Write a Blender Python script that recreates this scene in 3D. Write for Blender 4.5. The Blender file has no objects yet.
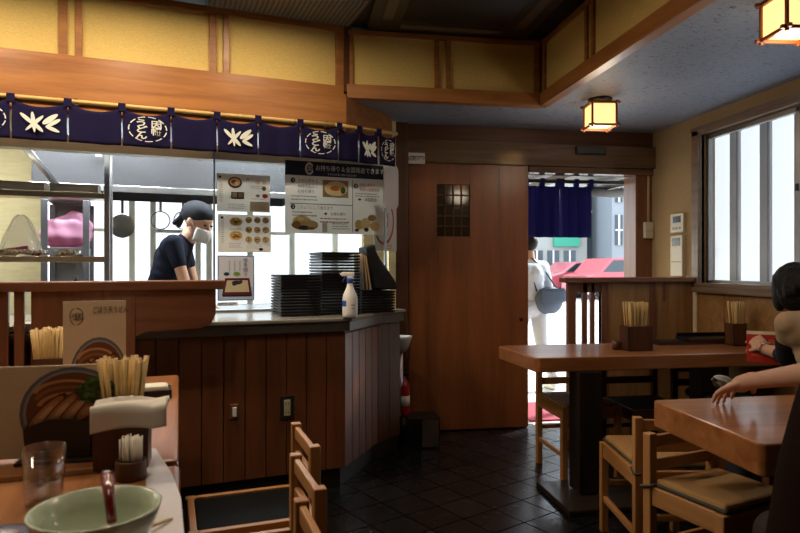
import bpy, bmesh, math, random
from mathutils import Vector, Matrix
random.seed(7)
S = bpy.context.scene
COL = S.collection
PI = math.pi
FPX = 622.0
A = math.radians(9.4)          # camera yaw in the room
CAMZ = 1.2
HZ = 266.0                     # horizon row
# ------------------------------------------------------------------ camera
cam = bpy.data.cameras.new('camera'); cam_o = bpy.data.objects.new('camera', cam); COL.objects.link(cam_o)
cam.sensor_width = 36; cam.lens = FPX/800*36
cam_o.location = (0, 0, CAMZ); cam_o.rotation_euler = (PI/2, 0, -A)
cam.clip_start = .05; cam.clip_end = 200
cam.dof.use_dof = True; cam.dof.focus_distance = 3.4; cam.dof.aperture_fstop = 5.0
S.camera = cam_o
# ------------------------------------------------------------------ view / world / lights
S.view_settings.view_transform = 'Standard'; S.view_settings.look = 'None'
S.view_settings.exposure = 0.15; S.view_settings.gamma = 1; S.view_settings.use_curve_mapping = False
S.cycles.use_denoising = True
S.cycles.max_bounces = 8; S.cycles.transparent_max_bounces = 12; S.cycles.sample_clamp_indirect = 4
S.cycles.caustics_reflective = False; S.cycles.caustics_refractive = False
w = bpy.data.worlds.new('sky'); S.world = w; w.use_nodes = True
w.node_tree.nodes['Background'].inputs[0].default_value = (.82, .91, 1, 1)
w.node_tree.nodes['Background'].inputs[1].default_value = 3.8

def area(name, loc, rot, sx, sy, power, color, portal=False, spread=None):
    l = bpy.data.lights.new(name, 'AREA'); l.shape = 'RECTANGLE'; l.size = sx; l.size_y = sy
    l.energy = power; l.color = color
    if portal: l.cycles.is_portal = True
    if spread: l.spread = spread
    o = bpy.data.objects.new(name, l); o.location = loc; o.rotation_euler = rot; COL.objects.link(o); return o
WARM = (1, .82, .60); COOL = (.86, .94, 1)
XB, YB = 2.71, 4.47            # right wall x, back wall y
ZL, ZH = 2.23, 2.66            # low ceiling, raised ceiling
area('door_portal', (1.85, YB+.03, 1.0), (-PI/2, 0, 0), 1.1, 1.95, 1, (1, 1, 1), True)
area('window_portal', (XB+.12, 3.0, 1.58), (0, PI/2, 0), 1.0, 1.7, 1, (1, 1, 1), True)
sun = bpy.data.lights.new('sun', 'SUN'); sun.energy = 11.0; sun.angle = .05; sun.color = (1, .97, .92)
so = bpy.data.objects.new('sun', sun); so.rotation_euler = (math.radians(-25), math.radians(50), 0); COL.objects.link(so)

# ------------------------------------------------------------------ frames
def c2r(X, D): return (X*math.cos(A)+D*math.sin(A), -X*math.sin(A)+D*math.cos(A))
KT = math.radians(12.7)        # kitchen front is turned by this much against the back wall
K0 = c2r(-.36, 3.77)
def k2r(u, v): return (K0[0]+u*math.cos(KT)-v*math.sin(KT), K0[1]+u*math.sin(KT)+v*math.cos(KT))
def r2k(x, y):
    dx, dy = x-K0[0], y-K0[1]
    return (dx*math.cos(KT)+dy*math.sin(KT), -dx*math.sin(KT)+dy*math.cos(KT))
def ray(px):                   # room-frame horizontal direction per metre of camera depth
    return c2r((px-400)/FPX, 1.0)
def at_z(px, py, z):
    D = (CAMZ-z)*FPX/(py-HZ); r = ray(px); return (r[0]*D, r[1]*D, z)
def at_D(px, py, D):
    r = ray(px); return (r[0]*D, r[1]*D, CAMZ-(py-HZ)/FPX*D)
def at_y(px, py, y):
    return at_D(px, py, y/ray(px)[1])
def at_x(px, py, x):
    return at_D(px, py, x/ray(px)[0])
def at_k(px, py, v):           # point on the kitchen-parallel plane at depth v -> (u, z)
    r = ray(px); n = (-math.sin(KT), math.cos(KT))
    D = (v + K0[0]*n[0]+K0[1]*n[1])/(r[0]*n[0]+r[1]*n[1])
    p = at_D(px, py, D); return (r2k(p[0], p[1])[0], p[2])
def k_z(px, py, z):
    p = at_z(px, py, z); return r2k(p[0], p[1])

# ------------------------------------------------------------------ materials
def lin(h):
    if isinstance(h, str):
        h = h.lstrip('#'); c = [int(h[i:i+2], 16)/255 for i in (0, 2, 4)]
        return tuple(x/12.92 if x <= .04045 else ((x+.055)/1.055)**2.4 for x in c)+(1,)
    return tuple(h)+(1,) if len(h) == 3 else h
MC = {}
def base(name):
    m = bpy.data.materials.new(name); m.use_nodes = True
    nt = m.node_tree; return m, nt, nt.nodes['Principled BSDF']
def flat(col, rough=.6, metal=0, spec=.5, name=None, emit=0, bump=0, bscale=200, coat=0):
    key = (str(col), rough, metal, spec, emit, bump, bscale, coat)
    if key in MC: return MC[key]
    m, nt, b = base(name or 'paint'); c = lin(col)
    b.inputs['Base Color'].default_value = c; b.inputs['Roughness'].default_value = rough
    b.inputs['Metallic'].default_value = metal; b.inputs['Specular IOR Level'].default_value = spec
    if coat: b.inputs['Coat Weight'].default_value = coat
    n = nt.nodes.new('ShaderNodeTexNoise'); n.inputs['Scale'].default_value = bscale if bump else 40
    tc = nt.nodes.new('ShaderNodeTexCoord'); nt.links.new(tc.outputs['Object'], n.inputs['Vector'])
    mx = nt.nodes.new('ShaderNodeMixRGB'); mx.blend_type = 'MULTIPLY'; mx.inputs[0].default_value = .1
    mx.inputs[1].default_value = c; nt.links.new(n.outputs['Fac'], mx.inputs[2]); nt.links.new(mx.outputs[0], b.inputs['Base Color'])
    if bump:
        bp = nt.nodes.new('ShaderNodeBump'); bp.inputs['Strength'].default_value = bump; bp.inputs['Distance'].default_value = .01
        nt.links.new(n.outputs['Fac'], bp.inputs['Height']); nt.links.new(bp.outputs[0], b.inputs['Normal'])
    if emit:
        b.inputs['Emission Color'].default_value = c; b.inputs['Emission Strength'].default_value = emit
    MC[key] = m; return m
def wood(name, c1, c2, axis=0, rough=.4, scale=6, stretch=14, coat=0.0, spec=.5):
    m, nt, b = base(name); L = nt.links
    tc = nt.nodes.new('ShaderNodeTexCoord'); mp = nt.nodes.new('ShaderNodeMapping'); L.new(tc.outputs['Object'], mp.inputs[0])
    sc = [scale*stretch/4]*3; sc[axis] = scale/3.5; mp.inputs['Scale'].default_value = sc
    n1 = nt.nodes.new('ShaderNodeTexNoise'); n1.inputs['Scale'].default_value = 1.0; n1.inputs['Detail'].default_value = 6; n1.inputs['Distortion'].default_value = .6
    L.new(mp.outputs[0], n1.inputs['Vector'])
    cr = nt.nodes.new('ShaderNodeValToRGB'); cr.color_ramp.elements[0].position = .32; cr.color_ramp.elements[1].position = .68
    cr.color_ramp.elements[0].color = lin(c1); cr.color_ramp.elements[1].color = lin(c2)
    L.new(n1.outputs['Fac'], cr.inputs[0])
    n2 = nt.nodes.new('ShaderNodeTexNoise'); n2.inputs['Scale'].default_value = 5; n2.inputs['Detail'].default_value = 3; L.new(mp.outputs[0], n2.inputs['Vector'])
    mx = nt.nodes.new('ShaderNodeMixRGB'); mx.blend_type = 'MULTIPLY'; mx.inputs[0].default_value = .35
    L.new(cr.outputs[0], mx.inputs[1]); L.new(n2.outputs['Fac'], mx.inputs[2])
    g = nt.nodes.new('ShaderNodeGamma'); g.inputs[1].default_value = .9; L.new(mx.outputs[0], g.inputs[0]); L.new(g.outputs[0], b.inputs['Base Color'])
    b.inputs['Roughness'].default_value = rough; b.inputs['Specular IOR Level'].default_value = spec
    if coat: b.inputs['Coat Weight'].default_value = coat; b.inputs['Coat Roughness'].default_value = .15
    bp = nt.nodes.new('ShaderNodeBump'); bp.inputs['Strength'].default_value = .08; L.new(n1.outputs['Fac'], bp.inputs['Height']); L.new(bp.outputs[0], b.inputs['Normal'])
    return m
W3 = lambda nm, a, b, **k: [wood(nm+'_'+'xyz'[i], a, b, i, **k) for i in range(3)]
TRIM = W3('amber_trim_wood', '#855024', '#a66a32', rough=.35)
DOORW = W3('door_wood', '#713e1e', '#8c4f29', rough=.35, scale=3)
DARKW = W3('dark_brown_wood', '#3f2212', '#5a321a', rough=.4)
HEADW = W3('header_wood', '#5a4432', '#745a44', rough=.14)
REDW = W3('reddish_panel_wood', '#5e3018', '#7c4526', rough=.35, scale=4)
PARTW = W3('partition_wood', '#6b4029', '#875638', rough=.35)
TABW = W3('table_wood', '#8c4f26', '#b0703e', rough=.3, coat=.35)
CHAIRW = W3('chair_wood', '#8f5a2c', '#b47a42', rough=.4)
BLACKW = W3('black_wood', '#140e0a', '#241a12', rough=.35)
TANW = W3('tan_panel_wood', '#8a6236', '#a87c4a', rough=.4)
BAMBOO = W3('bamboo', '#b08a44', '#cfae66', rough=.4)
CHOP = flat('#cfae70', .6, name='chopstick_wood')
STEEL = flat((.55, .56, .58), .28, 1, name='brushed_steel')
STEELD = flat((.30, .31, .33), .4, 1, name='dull_steel')
ALU = flat((.42, .40, .38), .4, 1, name='bronze_aluminium')
WHITE = flat('#e8e8e4', .5, name='white')
BLACK = flat('#0c0c0d', .35, name='black')
NAVY = flat('#1a1636', .9, spec=.1, name='navy_cloth', bump=.2, bscale=600)
CREAM = flat('#cfd3ca', .9, name='cream_print')
SKIN = flat('#c08e70', .5, name='skin')

def wallpaper(name, c1, c2, sc=90, rough=.85):
    m, nt, b = base(name); L = nt.links
    tc = nt.nodes.new('ShaderNodeTexCoord'); mp = nt.nodes.new('ShaderNodeMapping'); L.new(tc.outputs['Object'], mp.inputs[0]); mp.inputs['Scale'].default_value = (1, 1, 5)
    n = nt.nodes.new('ShaderNodeTexNoise'); n.inputs['Scale'].default_value = sc; n.inputs['Detail'].default_value = 4; L.new(mp.outputs[0], n.inputs['Vector'])
    cr = nt.nodes.new('ShaderNodeValToRGB'); cr.color_ramp.elements[0].position = .3; cr.color_ramp.elements[1].position = .7
    cr.color_ramp.elements[0].color = lin(c1); cr.color_ramp.elements[1].color = lin(c2); L.new(n.outputs['Fac'], cr.inputs[0]); L.new(cr.outputs[0], b.inputs['Base Color'])
    b.inputs['Roughness'].default_value = rough; b.inputs['Specular IOR Level'].default_value = .2
    bp = nt.nodes.new('ShaderNodeBump'); bp.inputs['Strength'].default_value = .25; bp.inputs['Distance'].default_value = .004; L.new(n.outputs['Fac'], bp.inputs['Height']); L.new(bp.outputs[0], b.inputs['Normal'])
    return m
YPAPER = wallpaper('gold_wallpaper', '#c0a45e', '#d3b873')
BPAPER = wallpaper('beige_wallpaper', '#968060', '#a7906e', sc=60)
KWALL = wallpaper('kitchen_cream_wall', '#cdbb8c', '#d8c898', sc=10)
def ceil_mat():
    m, nt, b = base('flecked_ceiling_board'); L = nt.links
    tc = nt.nodes.new('ShaderNodeTexCoord'); mp = nt.nodes.new('ShaderNodeMapping'); L.new(tc.outputs['Object'], mp.inputs[0]); mp.inputs['Scale'].default_value = (1, 2.2, 1)
    n = nt.nodes.new('ShaderNodeTexNoise'); n.inputs['Scale'].default_value = 34; n.inputs['Detail'].default_value = 5; n.inputs['Distortion'].default_value = 1.2; L.new(mp.outputs[0], n.inputs['Vector'])
    cr = nt.nodes.new('ShaderNodeValToRGB'); cr.color_ramp.elements[0].position = .35; cr.color_ramp.elements[1].position = .40
    cr.color_ramp.elements[0].color = lin('#4c5058'); cr.color_ramp.elements[1].color = lin('#8a95a8'); L.new(n.outputs['Fac'], cr.inputs[0]); L.new(cr.outputs[0], b.inputs['Base Color'])
    b.inputs['Roughness'].default_value = .55
    bp = nt.nodes.new('ShaderNodeBump'); bp.inputs['Strength'].default_value = .5; bp.inputs['Distance'].default_value = .004; L.new(cr.outputs[0], bp.inputs['Height']); L.new(bp.outputs[0], b.inputs['Normal'])
    return m
CEIL = ceil_mat()
CASW = W3('casing_wood', '#6a5644', '#846e58', rough=.35)
def floor_mat():
    m, nt, b = base('dark_slate_tile'); L = nt.links
    tc = nt.nodes.new('ShaderNodeTexCoord'); mp = nt.nodes.new('ShaderNodeMapping'); L.new(tc.outputs['Object'], mp.inputs[0]); mp.inputs['Rotation'].default_value = (0, 0, math.radians(-27))
    br = nt.nodes.new('ShaderNodeTexBrick'); br.offset = 0; br.inputs['Scale'].default_value = 1; br.inputs['Brick Width'].default_value = .2; br.inputs['Row Height'].default_value = .2
    br.inputs['Mortar Size'].default_value = .0035; br.inputs['Color1'].default_value = lin('#101113'); br.inputs['Color2'].default_value = lin('#1b1c1f'); br.inputs['Mortar'].default_value = lin('#050505')
    L.new(mp.outputs[0], br.inputs['Vector'])
    n = nt.nodes.new('ShaderNodeTexNoise'); n.inputs['Scale'].default_value = 18; n.inputs['Detail'].default_value = 6; L.new(tc.outputs['Object'], n.inputs['Vector'])
    mx = nt.nodes.new('ShaderNodeMixRGB'); mx.blend_type = 'MULTIPLY'; mx.inputs[0].default_value = .6; L.new(br.outputs['Color'], mx.inputs[1]); L.new(n.outputs['Fac'], mx.inputs[2]); L.new(mx.outputs[0], b.inputs['Base Color'])
    r = nt.nodes.new('ShaderNodeMapRange'); r.inputs[3].default_value = .17; r.inputs[4].default_value = .34; L.new(n.outputs['Fac'], r.inputs[0])
    mxr = nt.nodes.new('ShaderNodeMath'); mxr.operation = 'MAXIMUM'; L.new(r.outputs[0], mxr.inputs[0]); L.new(br.outputs['Fac'], mxr.inputs[1]); L.new(mxr.outputs[0], b.inputs['Roughness'])
    sp = nt.nodes.new('ShaderNodeMath'); sp.operation = 'SUBTRACT'; sp.inputs[0].default_value = .55; L.new(br.outputs['Fac'], sp.inputs[1]); sp.use_clamp = True; L.new(sp.outputs[0], b.inputs['Specular IOR Level'])
    bp = nt.nodes.new('ShaderNodeBump'); bp.inputs['Strength'].default_value = .5; bp.inputs['Distance'].default_value = .003; bp.invert = True; L.new(br.outputs['Fac'], bp.inputs['Height'])
    bp2 = nt.nodes.new('ShaderNodeBump'); bp2.inputs['Strength'].default_value = .06; bp2.inputs['Distance'].default_value = .01; L.new(n.outputs['Fac'], bp2.inputs['Height']); L.new(bp.outputs[0], bp2.inputs['Normal']); L.new(bp2.outputs[0], b.inputs['Normal'])
    return m
FLOOR = floor_mat()
def glass(name, tint=(1, 1, 1), rough=.02, frost=0, bump=0, scale=30, gl=.12, top=.6):
    m, nt, b = base(name); L = nt.links; nt.nodes.remove(b)
    out = nt.nodes['Material Output']; mix = nt.nodes.new('ShaderNodeMixShader'); t = nt.nodes.new('ShaderNodeBsdfTransparent'); g = nt.nodes.new('ShaderNodeBsdfGlossy')
    t.inputs[0].default_value = tint+(1,); g.inputs['Roughness'].default_value = rough
    lw = nt.nodes.new('ShaderNodeLayerWeight'); lw.inputs[0].default_value = .25
    mr = nt.nodes.new('ShaderNodeMapRange'); mr.inputs[3].default_value = gl*.4; mr.inputs[4].default_value = top; L.new(lw.outputs['Facing'], mr.inputs[0]); L.new(mr.outputs[0], mix.inputs[0])
    L.new(t.outputs[0], mix.inputs[1]); L.new(g.outputs[0], mix.inputs[2]); last = mix
    if frost:
        tl = nt.nodes.new('ShaderNodeBsdfTranslucent'); tl.inputs[0].default_value = tint+(1,); m2 = nt.nodes.new('ShaderNodeMixShader')
        m2.inputs[0].default_value = frost; L.new(mix.outputs[0], m2.inputs[1]); L.new(tl.outputs[0], m2.inputs[2]); last = m2
        if bump:
            v = nt.nodes.new('ShaderNodeTexVoronoi'); v.feature = 'DISTANCE_TO_EDGE'; v.inputs['Scale'].default_value = scale
            tc = nt.nodes.new('ShaderNodeTexCoord'); L.new(tc.outputs['Object'], v.inputs['Vector'])
            r = nt.nodes.new('ShaderNodeMapRange'); r.inputs[1].default_value = 0; r.inputs[2].default_value = .035; r.inputs[3].default_value = .85; r.inputs[4].default_value = frost; L.new(v.outputs[0], r.inputs[0]); L.new(r.outputs[0], m2.inputs[0])
    L.new(last.outputs[0], out.inputs[0]); return m
GLASS = glass('clear_glass', (.96, .98, .98))
FROST = glass('patterned_glass', (.95, .97, .99), frost=.05, gl=.02, rough=.35, top=.14)
def transl(name, col, mixf=.5, rough=.6, name2=None):
    m, nt, b = base(name); L = nt.links; b.inputs['Base Color'].default_value = lin(col); b.inputs['Roughness'].default_value = rough
    t = nt.nodes.new('ShaderNodeBsdfTranslucent'); t.inputs[0].default_value = lin(col); mx = nt.nodes.new('ShaderNodeMixShader'); mx.inputs[0].default_value = mixf
    L.new(b.outputs[0], mx.inputs[1]); L.new(t.outputs[0], mx.inputs[2]); L.new(mx.outputs[0], nt.nodes['Material Output'].inputs[0]); return m
def emis(name, col, st):
    m, nt, b = base(name); b.inputs['Base Color'].default_value = lin(col); b.inputs['Emission Color'].default_value = lin(col); b.inputs['Emission Strength'].default_value = st
    b.inputs['Roughness'].default_value = .5; return m

NAVY2 = transl('blue_navy_cloth', '#2a2e86', .35, .9)
# ------------------------------------------------------------------ mesh builder
class MB:
    def __init__(s): s.bm = bmesh.new(); s.mi = 0
    def _f(s, fs, smooth=False):
        for f in fs: f.material_index = s.mi; f.smooth = smooth
    def box(s, x0, x1, y0, y1, z0, z1, M=None):
        c = [(x, y, z) for x in (x0, x1) for y in (y0, y1) for z in (z0, z1)]
        v = [s.bm.verts.new(M @ Vector(p) if M else p) for p in c]
        s._f([s.bm.faces.new([v[i] for i in q]) for q in ((0, 1, 3, 2), (4, 6, 7, 5), (0, 4, 5, 1), (2, 3, 7, 6), (0, 2, 6, 4), (1, 5, 7, 3))]); return s
    def cbox(s, c, d, M=None):
        x, y, z = [t/2 for t in d]; T = Matrix.Translation(c) @ (M or Matrix())
        return s.box(-x, x, -y, y, -z, z, T)
    def prism(s, pts, z0, z1):
        a = [s.bm.verts.new((p[0], p[1], z0)) for p in pts]; b = [s.bm.verts.new((p[0], p[1], z1)) for p in pts]; n = len(pts)
        s._f([s.bm.faces.new(a[::-1]), s.bm.faces.new(b)]+[s.bm.faces.new([a[i], a[(i+1) % n], b[(i+1) % n], b[i]]) for i in range(n)]); return s
    def xprism(s, pts, y0, y1):    # polygon in x,z extruded along y
        a = [s.bm.verts.new((p[0], y0, p[1])) for p in pts]; b = [s.bm.verts.new((p[0], y1, p[1])) for p in pts]; n = len(pts)
        s._f([s.bm.faces.new(a), s.bm.faces.new(b[::-1])]+[s.bm.faces.new([a[(i+1) % n], a[i], b[i], b[(i+1) % n]]) for i in range(n)]); return s
    def tube(s, pts, r, n=12, caps=True):
        pts = [Vector(p) for p in pts]; rs = r if isinstance(r, (list, tuple)) else [r]*len(pts); rings = []
        up = None
        for i, p in enumerate(pts):
            d = (pts[min(i+1, len(pts)-1)]-pts[max(i-1, 0)]).normalized()
            if up is None: up = d.orthogonal().normalized()
            up = (up-d*up.dot(d)).normalized(); q = d.cross(up)
            rings.append([s.bm.verts.new(p+(up*math.cos(2*PI*k/n)+q*math.sin(2*PI*k/n))*rs[i]) for k in range(n)])
        for a, b in zip(rings, rings[1:]):
            s._f([s.bm.faces.new([a[k], a[(k+1) % n], b[(k+1) % n], b[k]]) for k in range(n)], True)
        if caps: s._f([s.bm.faces.new(rings[0][::-1]), s.bm.faces.new(rings[-1])])
        return s
    def lathe(s, prof, n=32, c=(0, 0, 0), M=None):
        rings = []
        for r, z in prof:
            ring = [Vector((c[0]+r*math.cos(2*PI*k/n), c[1]+r*math.sin(2*PI*k/n), c[2]+z)) for k in range(n)]
            rings.append([s.bm.verts.new(M @ p if M else p) for p in ring])
        for a, b in zip(rings, rings[1:]):
            s._f([s.bm.faces.new([a[k], a[(k+1) % n], b[(k+1) % n], b[k]]) for k in range(n)], True)
        if prof[0][0] > 1e-5: s._f([s.bm.faces.new(rings[0][::-1])])
        if prof[-1][0] > 1e-5: s._f([s.bm.faces.new(rings[-1])])
        return s
    def ball(s, c, r, M=None, seg=20, rings=12):
        R = r if isinstance(r, (list, tuple)) else (r, r, r)
        T = Matrix.Translation(c) @ (M or Matrix()) @ Matrix.Diagonal((R[0], R[1], R[2], 1))
        g = bmesh.ops.create_uvsphere(s.bm, u_segments=seg, v_segments=rings, radius=1, matrix=T)
        s._f({f for v in g['verts'] for f in v.link_faces}, True); return s
    def caps(s, a, b, ra, rb):     # tapered capsule for bodies
        a = Vector(a); b = Vector(b); s.tube([a, a.lerp(b, .5), b], [ra, (ra+rb)/2, rb], 14); s.ball(a, ra*.995, seg=14, rings=8); s.ball(b, rb*.995, seg=14, rings=8); return s
    def grid(s, fn, nu, nv, smooth=True):
        v = [[s.bm.verts.new(fn(i/nu, j/nv)) for j in range(nv+1)] for i in range(nu+1)]
        s._f([s.bm.faces.new([v[i][j], v[i+1][j], v[i+1][j+1], v[i][j+1]]) for i in range(nu) for j in range(nv)], smooth); return s
    def build(s, name, mats, parent=None, loc=(0, 0, 0), rz=0, bev=0, rot=None, solid=0, sub=0, remesh=0):
        bmesh.ops.recalc_face_normals(s.bm, faces=s.bm.faces)
        me = bpy.data.meshes.new(name); s.bm.to_mesh(me); s.bm.free()
        for m in (mats if isinstance(mats, list) else [mats]): me.materials.append(m)
        o = bpy.data.objects.new(name, me); COL.objects.link(o); o.location = loc; o.rotation_euler = rot or (0, 0, rz)
        if parent: o.parent = parent
        if solid: q = o.modifiers.new('s', 'SOLIDIFY'); q.thickness = solid; q.offset = 0
        if remesh:
            q = o.modifiers.new('r', 'REMESH'); q.mode = 'VOXEL'; q.voxel_size = remesh; q.use_smooth_shade = True
            q = o.modifiers.new('sm', 'SMOOTH'); q.factor = .5; q.iterations = 6
        if bev: q = o.modifiers.new('b', 'BEVEL'); q.width = bev; q.segments = 2; q.limit_method = 'ANGLE'
        if sub: q = o.modifiers.new('u', 'SUBSURF'); q.levels = sub; q.render_levels = sub
        return o
def thing(name, label, cat, loc=(0, 0, 0), rz=0, group=None, rot=None):
    o = bpy.data.objects.new(name, None); COL.objects.link(o); o.location = loc; o.rotation_euler = rot or (0, 0, rz); o.empty_display_size = .05
    o['label'] = label; o['category'] = cat
    if group: o['group'] = group
    return o
def tag(o, label, cat, group=None, kind=None):
    o['label'] = label; o['category'] = cat
    if group: o['group'] = group
    if kind: o['kind'] = kind
    return o
def struct(o, label=None, cat=None):
    o['kind'] = 'structure'
    if label: o['label'] = label
    if cat: o['category'] = cat
    return o
def dup(root, loc=None, rz=None, label=None):
    r = root.copy(); COL.objects.link(r)
    if loc is not None: r.location = loc
    if rz is not None: r.rotation_euler = (0, 0, rz)
    if label: r['label'] = label
    for ch in root.children:
        c = ch.copy(); COL.objects.link(c); c.parent = r
        for g in ch.children:
            d = g.copy(); COL.objects.link(d); d.parent = c
    return r
def text(s, size, mat, parent, loc, rot=(PI/2, 0, 0), align='LEFT', name='lettering', bold=0, space=1.0, line=1.0, sx=1.0, fit=None):
    c = bpy.data.curves.new(name, 'FONT'); c.body = s; c.size = size; c.extrude = .0003; c.offset = bold; c.align_x = align; c.align_y = 'CENTER'
    c.space_character = space; c.space_line = line; c.resolution_u = 2
    tmp = bpy.data.objects.new('tmp', c); COL.objects.link(tmp); bpy.context.view_layer.update()
    me = bpy.data.meshes.new_from_object(tmp.evaluated_get(bpy.context.evaluated_depsgraph_get())); bpy.data.objects.remove(tmp)
    xs = [v.co.x for v in me.vertices]; ys = [v.co.y for v in me.vertices]
    cy = (min(ys)+max(ys))/2; cx = (min(xs)+max(xs))/2
    for v in me.vertices:
        v.co.y -= cy
        if align == 'CENTER': v.co.x -= cx
        if fit: v.co.x *= fit[0]/(max(xs)-min(xs)); v.co.y *= fit[1]/(max(ys)-min(ys))
    me.materials.clear(); me.materials.append(mat); me.name = name
    o = bpy.data.objects.new(name, me); COL.objects.link(o); o.location = loc; o.rotation_euler = rot; o.scale = (sx if not fit else 1, 1, 1)
    if parent: o.parent = parent
    return o
KL = (K0[0], K0[1], 0)

# ================================================================== STRUCTURE
L_ = lambda o, l, c: struct(o, l, c)
struct(MB().box(-3.5, XB, -2.2, YB+.05, -.1, 0).build('floor', FLOOR), 'dark slate tile floor laid diagonally', 'floor')
# lowered ceiling: strips around the raised part
SX, SY = c2r(.905, 3.99)
m = MB().box(SX+.045, XB+.2, -2.2, YB+.1, ZL, ZL+.5).box(.2, SX+.045, SY+.045, YB+.1, ZL, ZL+.5)
struct(m.build('ceiling', CEIL), 'grey flecked lowered ceiling along the windows', 'ceiling')
struct(MB().box(-4, 1.6, -2.2, 4.6, ZH+.02, ZH+.12).build('ceiling', flat('#2a2520', .6, name='dark_ceiling')), 'dark raised ceiling over the counter tables', 'ceiling')
# right wall with window opening
wy0, wy1, wz0, wz1 = 1.2, 3.83, 1.06, 2.09
m = MB().box(XB, XB+.10, wy1, YB+.1, 0, ZL+.1).box(XB, XB+.10, -2.2, wy0, 0, ZL+.1).box(XB, XB+.10, wy0, wy1, wz1, ZL+.1).box(XB, XB+.10, wy0, wy1, 0, wz0)
struct(m.build('wall_right', BPAPER), 'beige papered wall with the windows', 'wall')
# wood wainscot under the window
m = MB()
y = -2.0
while y < 3.86:
    y2 = min(y+.62, 3.86); m.box(XB-.02, XB, y, y2-.004, 0, wz0-.02); y = y2
struct(m.build('trim_1', TANW, bev=.001), 'tan wood wainscot below the window', 'wainscot')
struct(MB().box(XB-.055, XB+.02, wy0, 3.88, wz0-.035, wz0).box(XB-.035, XB+.02, wy0, wy1+.05, wz0, wz0+.03).build('trim_2', CASW[1], bev=.003), 'brown wood window sill', 'sill')
# window casing + frames
m = MB().box(XB-.03, XB+.02, wy1, wy1+.07, wz0, 2.14).box(XB-.03, XB+.02, wy0, wy1+.07, wz1, 2.145).box(XB-.04, XB+.0, wy0, wy1+.07, 2.12, 2.145)
struct(m.build('trim_3', CASW[1], bev=.002), 'brown wood window casing', 'trim')
def window(n, y0, y1, x, label):
    fr = .028
    o = MB().box(x, x+.03, y0, y0+fr, wz0+.03, wz1-.0).box(x, x+.03, y1-fr, y1, wz0+.03, wz1).box(x, x+.03, y0, y1, wz0+.03, wz0+.05).box(x, x+.03, y0, y1, wz1-.03, wz1).build('window_%d' % n, ALU, bev=.002)
    struct(o, label, 'window')
    MB().box(x+.013, x+.017, y0+fr, y1-fr, wz0+.05, wz1-.03).build('pane', FROST, o)
    return o
w1 = window(1, 3.03, wy1, XB+.03, 'frosted sliding window sash next to the intercoms')
MB().box(XB+.018, XB+.03, 3.036, 3.05, 1.62, 1.66).build('latch', BLACK, w1)
window(2, 2.2, 3.06, XB+.065, 'second frosted sliding window sash beside the lantern')
window(3, 1.2, 2.23, XB+.03, 'third frosted window sash outside the frame')
# corrugated white sheet fence outside the window
def cor(u, v):
    ph = (u*17.0) % 1
    prof = min(max((.5-abs(ph-.5))*3.2-.35, 0), 1)
    return (XB+.44-.11*prof, .3+u*4.9, .4+v*2.6)
fen = MB().grid(cor, 920, 1).build('corrugated_fence', transl('white_corrugated_plastic', '#c6c8ca', .30))
tag(fen, 'white ribbed sheet fence outside the frosted window', 'fence')
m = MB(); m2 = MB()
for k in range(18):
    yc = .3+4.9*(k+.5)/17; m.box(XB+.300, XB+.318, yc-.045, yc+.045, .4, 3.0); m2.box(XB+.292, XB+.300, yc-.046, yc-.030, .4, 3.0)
m.build('batten_or_fold_shade', flat('#a2a2a6', .6, name='fold_shade_grey'), fen); m2.build('fold_shade_strip', flat('#6a645c', .6, name='fold_shade_dark'), fen)  # grey and dark strips put the shade of the sheet folds into colour
# back wall: from pillar to right corner with doorway
DX0, DX1 = at_y(529, 400, YB)[0], at_y(633, 400, YB)[0]
ZLIN = at_y(560, 174, YB)[2]
PX0 = at_y(398, 400, YB)[0]
JX = at_y(648, 300, YB)[0]
struct(MB().box(JX, XB+.15, YB, YB+.12, 0, ZL+.1).box(PX0-.25, DX0-.01, YB+.02, YB+.14, 0, ZL+.1).box(PX0-.25, XB, YB+.06, YB+.14, 2.0, ZL+.1).build('wall_back', BPAPER), 'back wall around the entrance', 'wall')
ZT = at_y(470, 165, YB)[2]; ZM = at_y(470, 143, YB)[2]
struct(MB().box(PX0, JX+.02, YB-.05, YB+.06, ZM-.0, ZL).build('trim_4', DARKW[0], bev=.003), 'dark brown beam along the ceiling above the entrance', 'beam')
struct(MB().box(PX0, JX+.02, YB-.09, YB+.06, ZT, ZM).box(DX0-.02, JX+.02, YB-.06, YB+.06, ZLIN, ZT-.002).build('trim_5', HEADW[0], bev=.003), 'glossy brown door header holding the sliding door track', 'header')
struct(MB().box(DX1, JX+.03, YB-.04, YB+.14, 0, ZLIN+.0).build('trim_6', PARTW[2], bev=.003), 'brown wooden door jamb on the window side', 'jamb')
PXA = at_y(407, 400, YB)[0]
struct(MB().box(PX0-.06, PXA-.01, YB-.10, YB+.06, 0, ZL).build('trim_7', DARKW[2], bev=.004), 'dark wood pillar between the kitchen and the sliding door', 'pillar')
# sliding door
d = MB(); dx0, dx1 = PXA, at_y(528, 400, YB-.05)[0]
Y0, Y1 = YB-.055, YB-.02
gx0, gx1 = at_y(437, 200, Y0)[0], at_y(470, 200, Y0)[0]; gz1, gz0 = at_y(450, 184, Y0)[2], at_y(450, 236, Y0)[2]
ZB = .008
d.box(dx0, gx0, Y0, Y1, ZB, ZT).box(gx1, dx1, Y0, Y1, ZB, ZT).box(gx0, gx1, Y0, Y1, gz1, ZT).box(gx0, gx1, Y0, Y1, ZB, gz0)
door = struct(d.build('door_1', DOORW[2], bev=.002), 'large reddish brown wooden sliding door with small lattice window', 'door')
m = MB().box(dx0+.0, dx0+.008, Y0-.006, Y0, ZB, ZT)
for fx in (.16, .75): m.box(dx0+(dx1-dx0)*fx, dx0+(dx1-dx0)*fx+.005, Y0-.003, Y0+.001, ZB, gz0-.03 if fx < .2 else ZT)
m.build('batten_or_fold_shade', DOORW[2], door)
m = MB(); gw = gx1-gx0; gh = gz1-gz0
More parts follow.
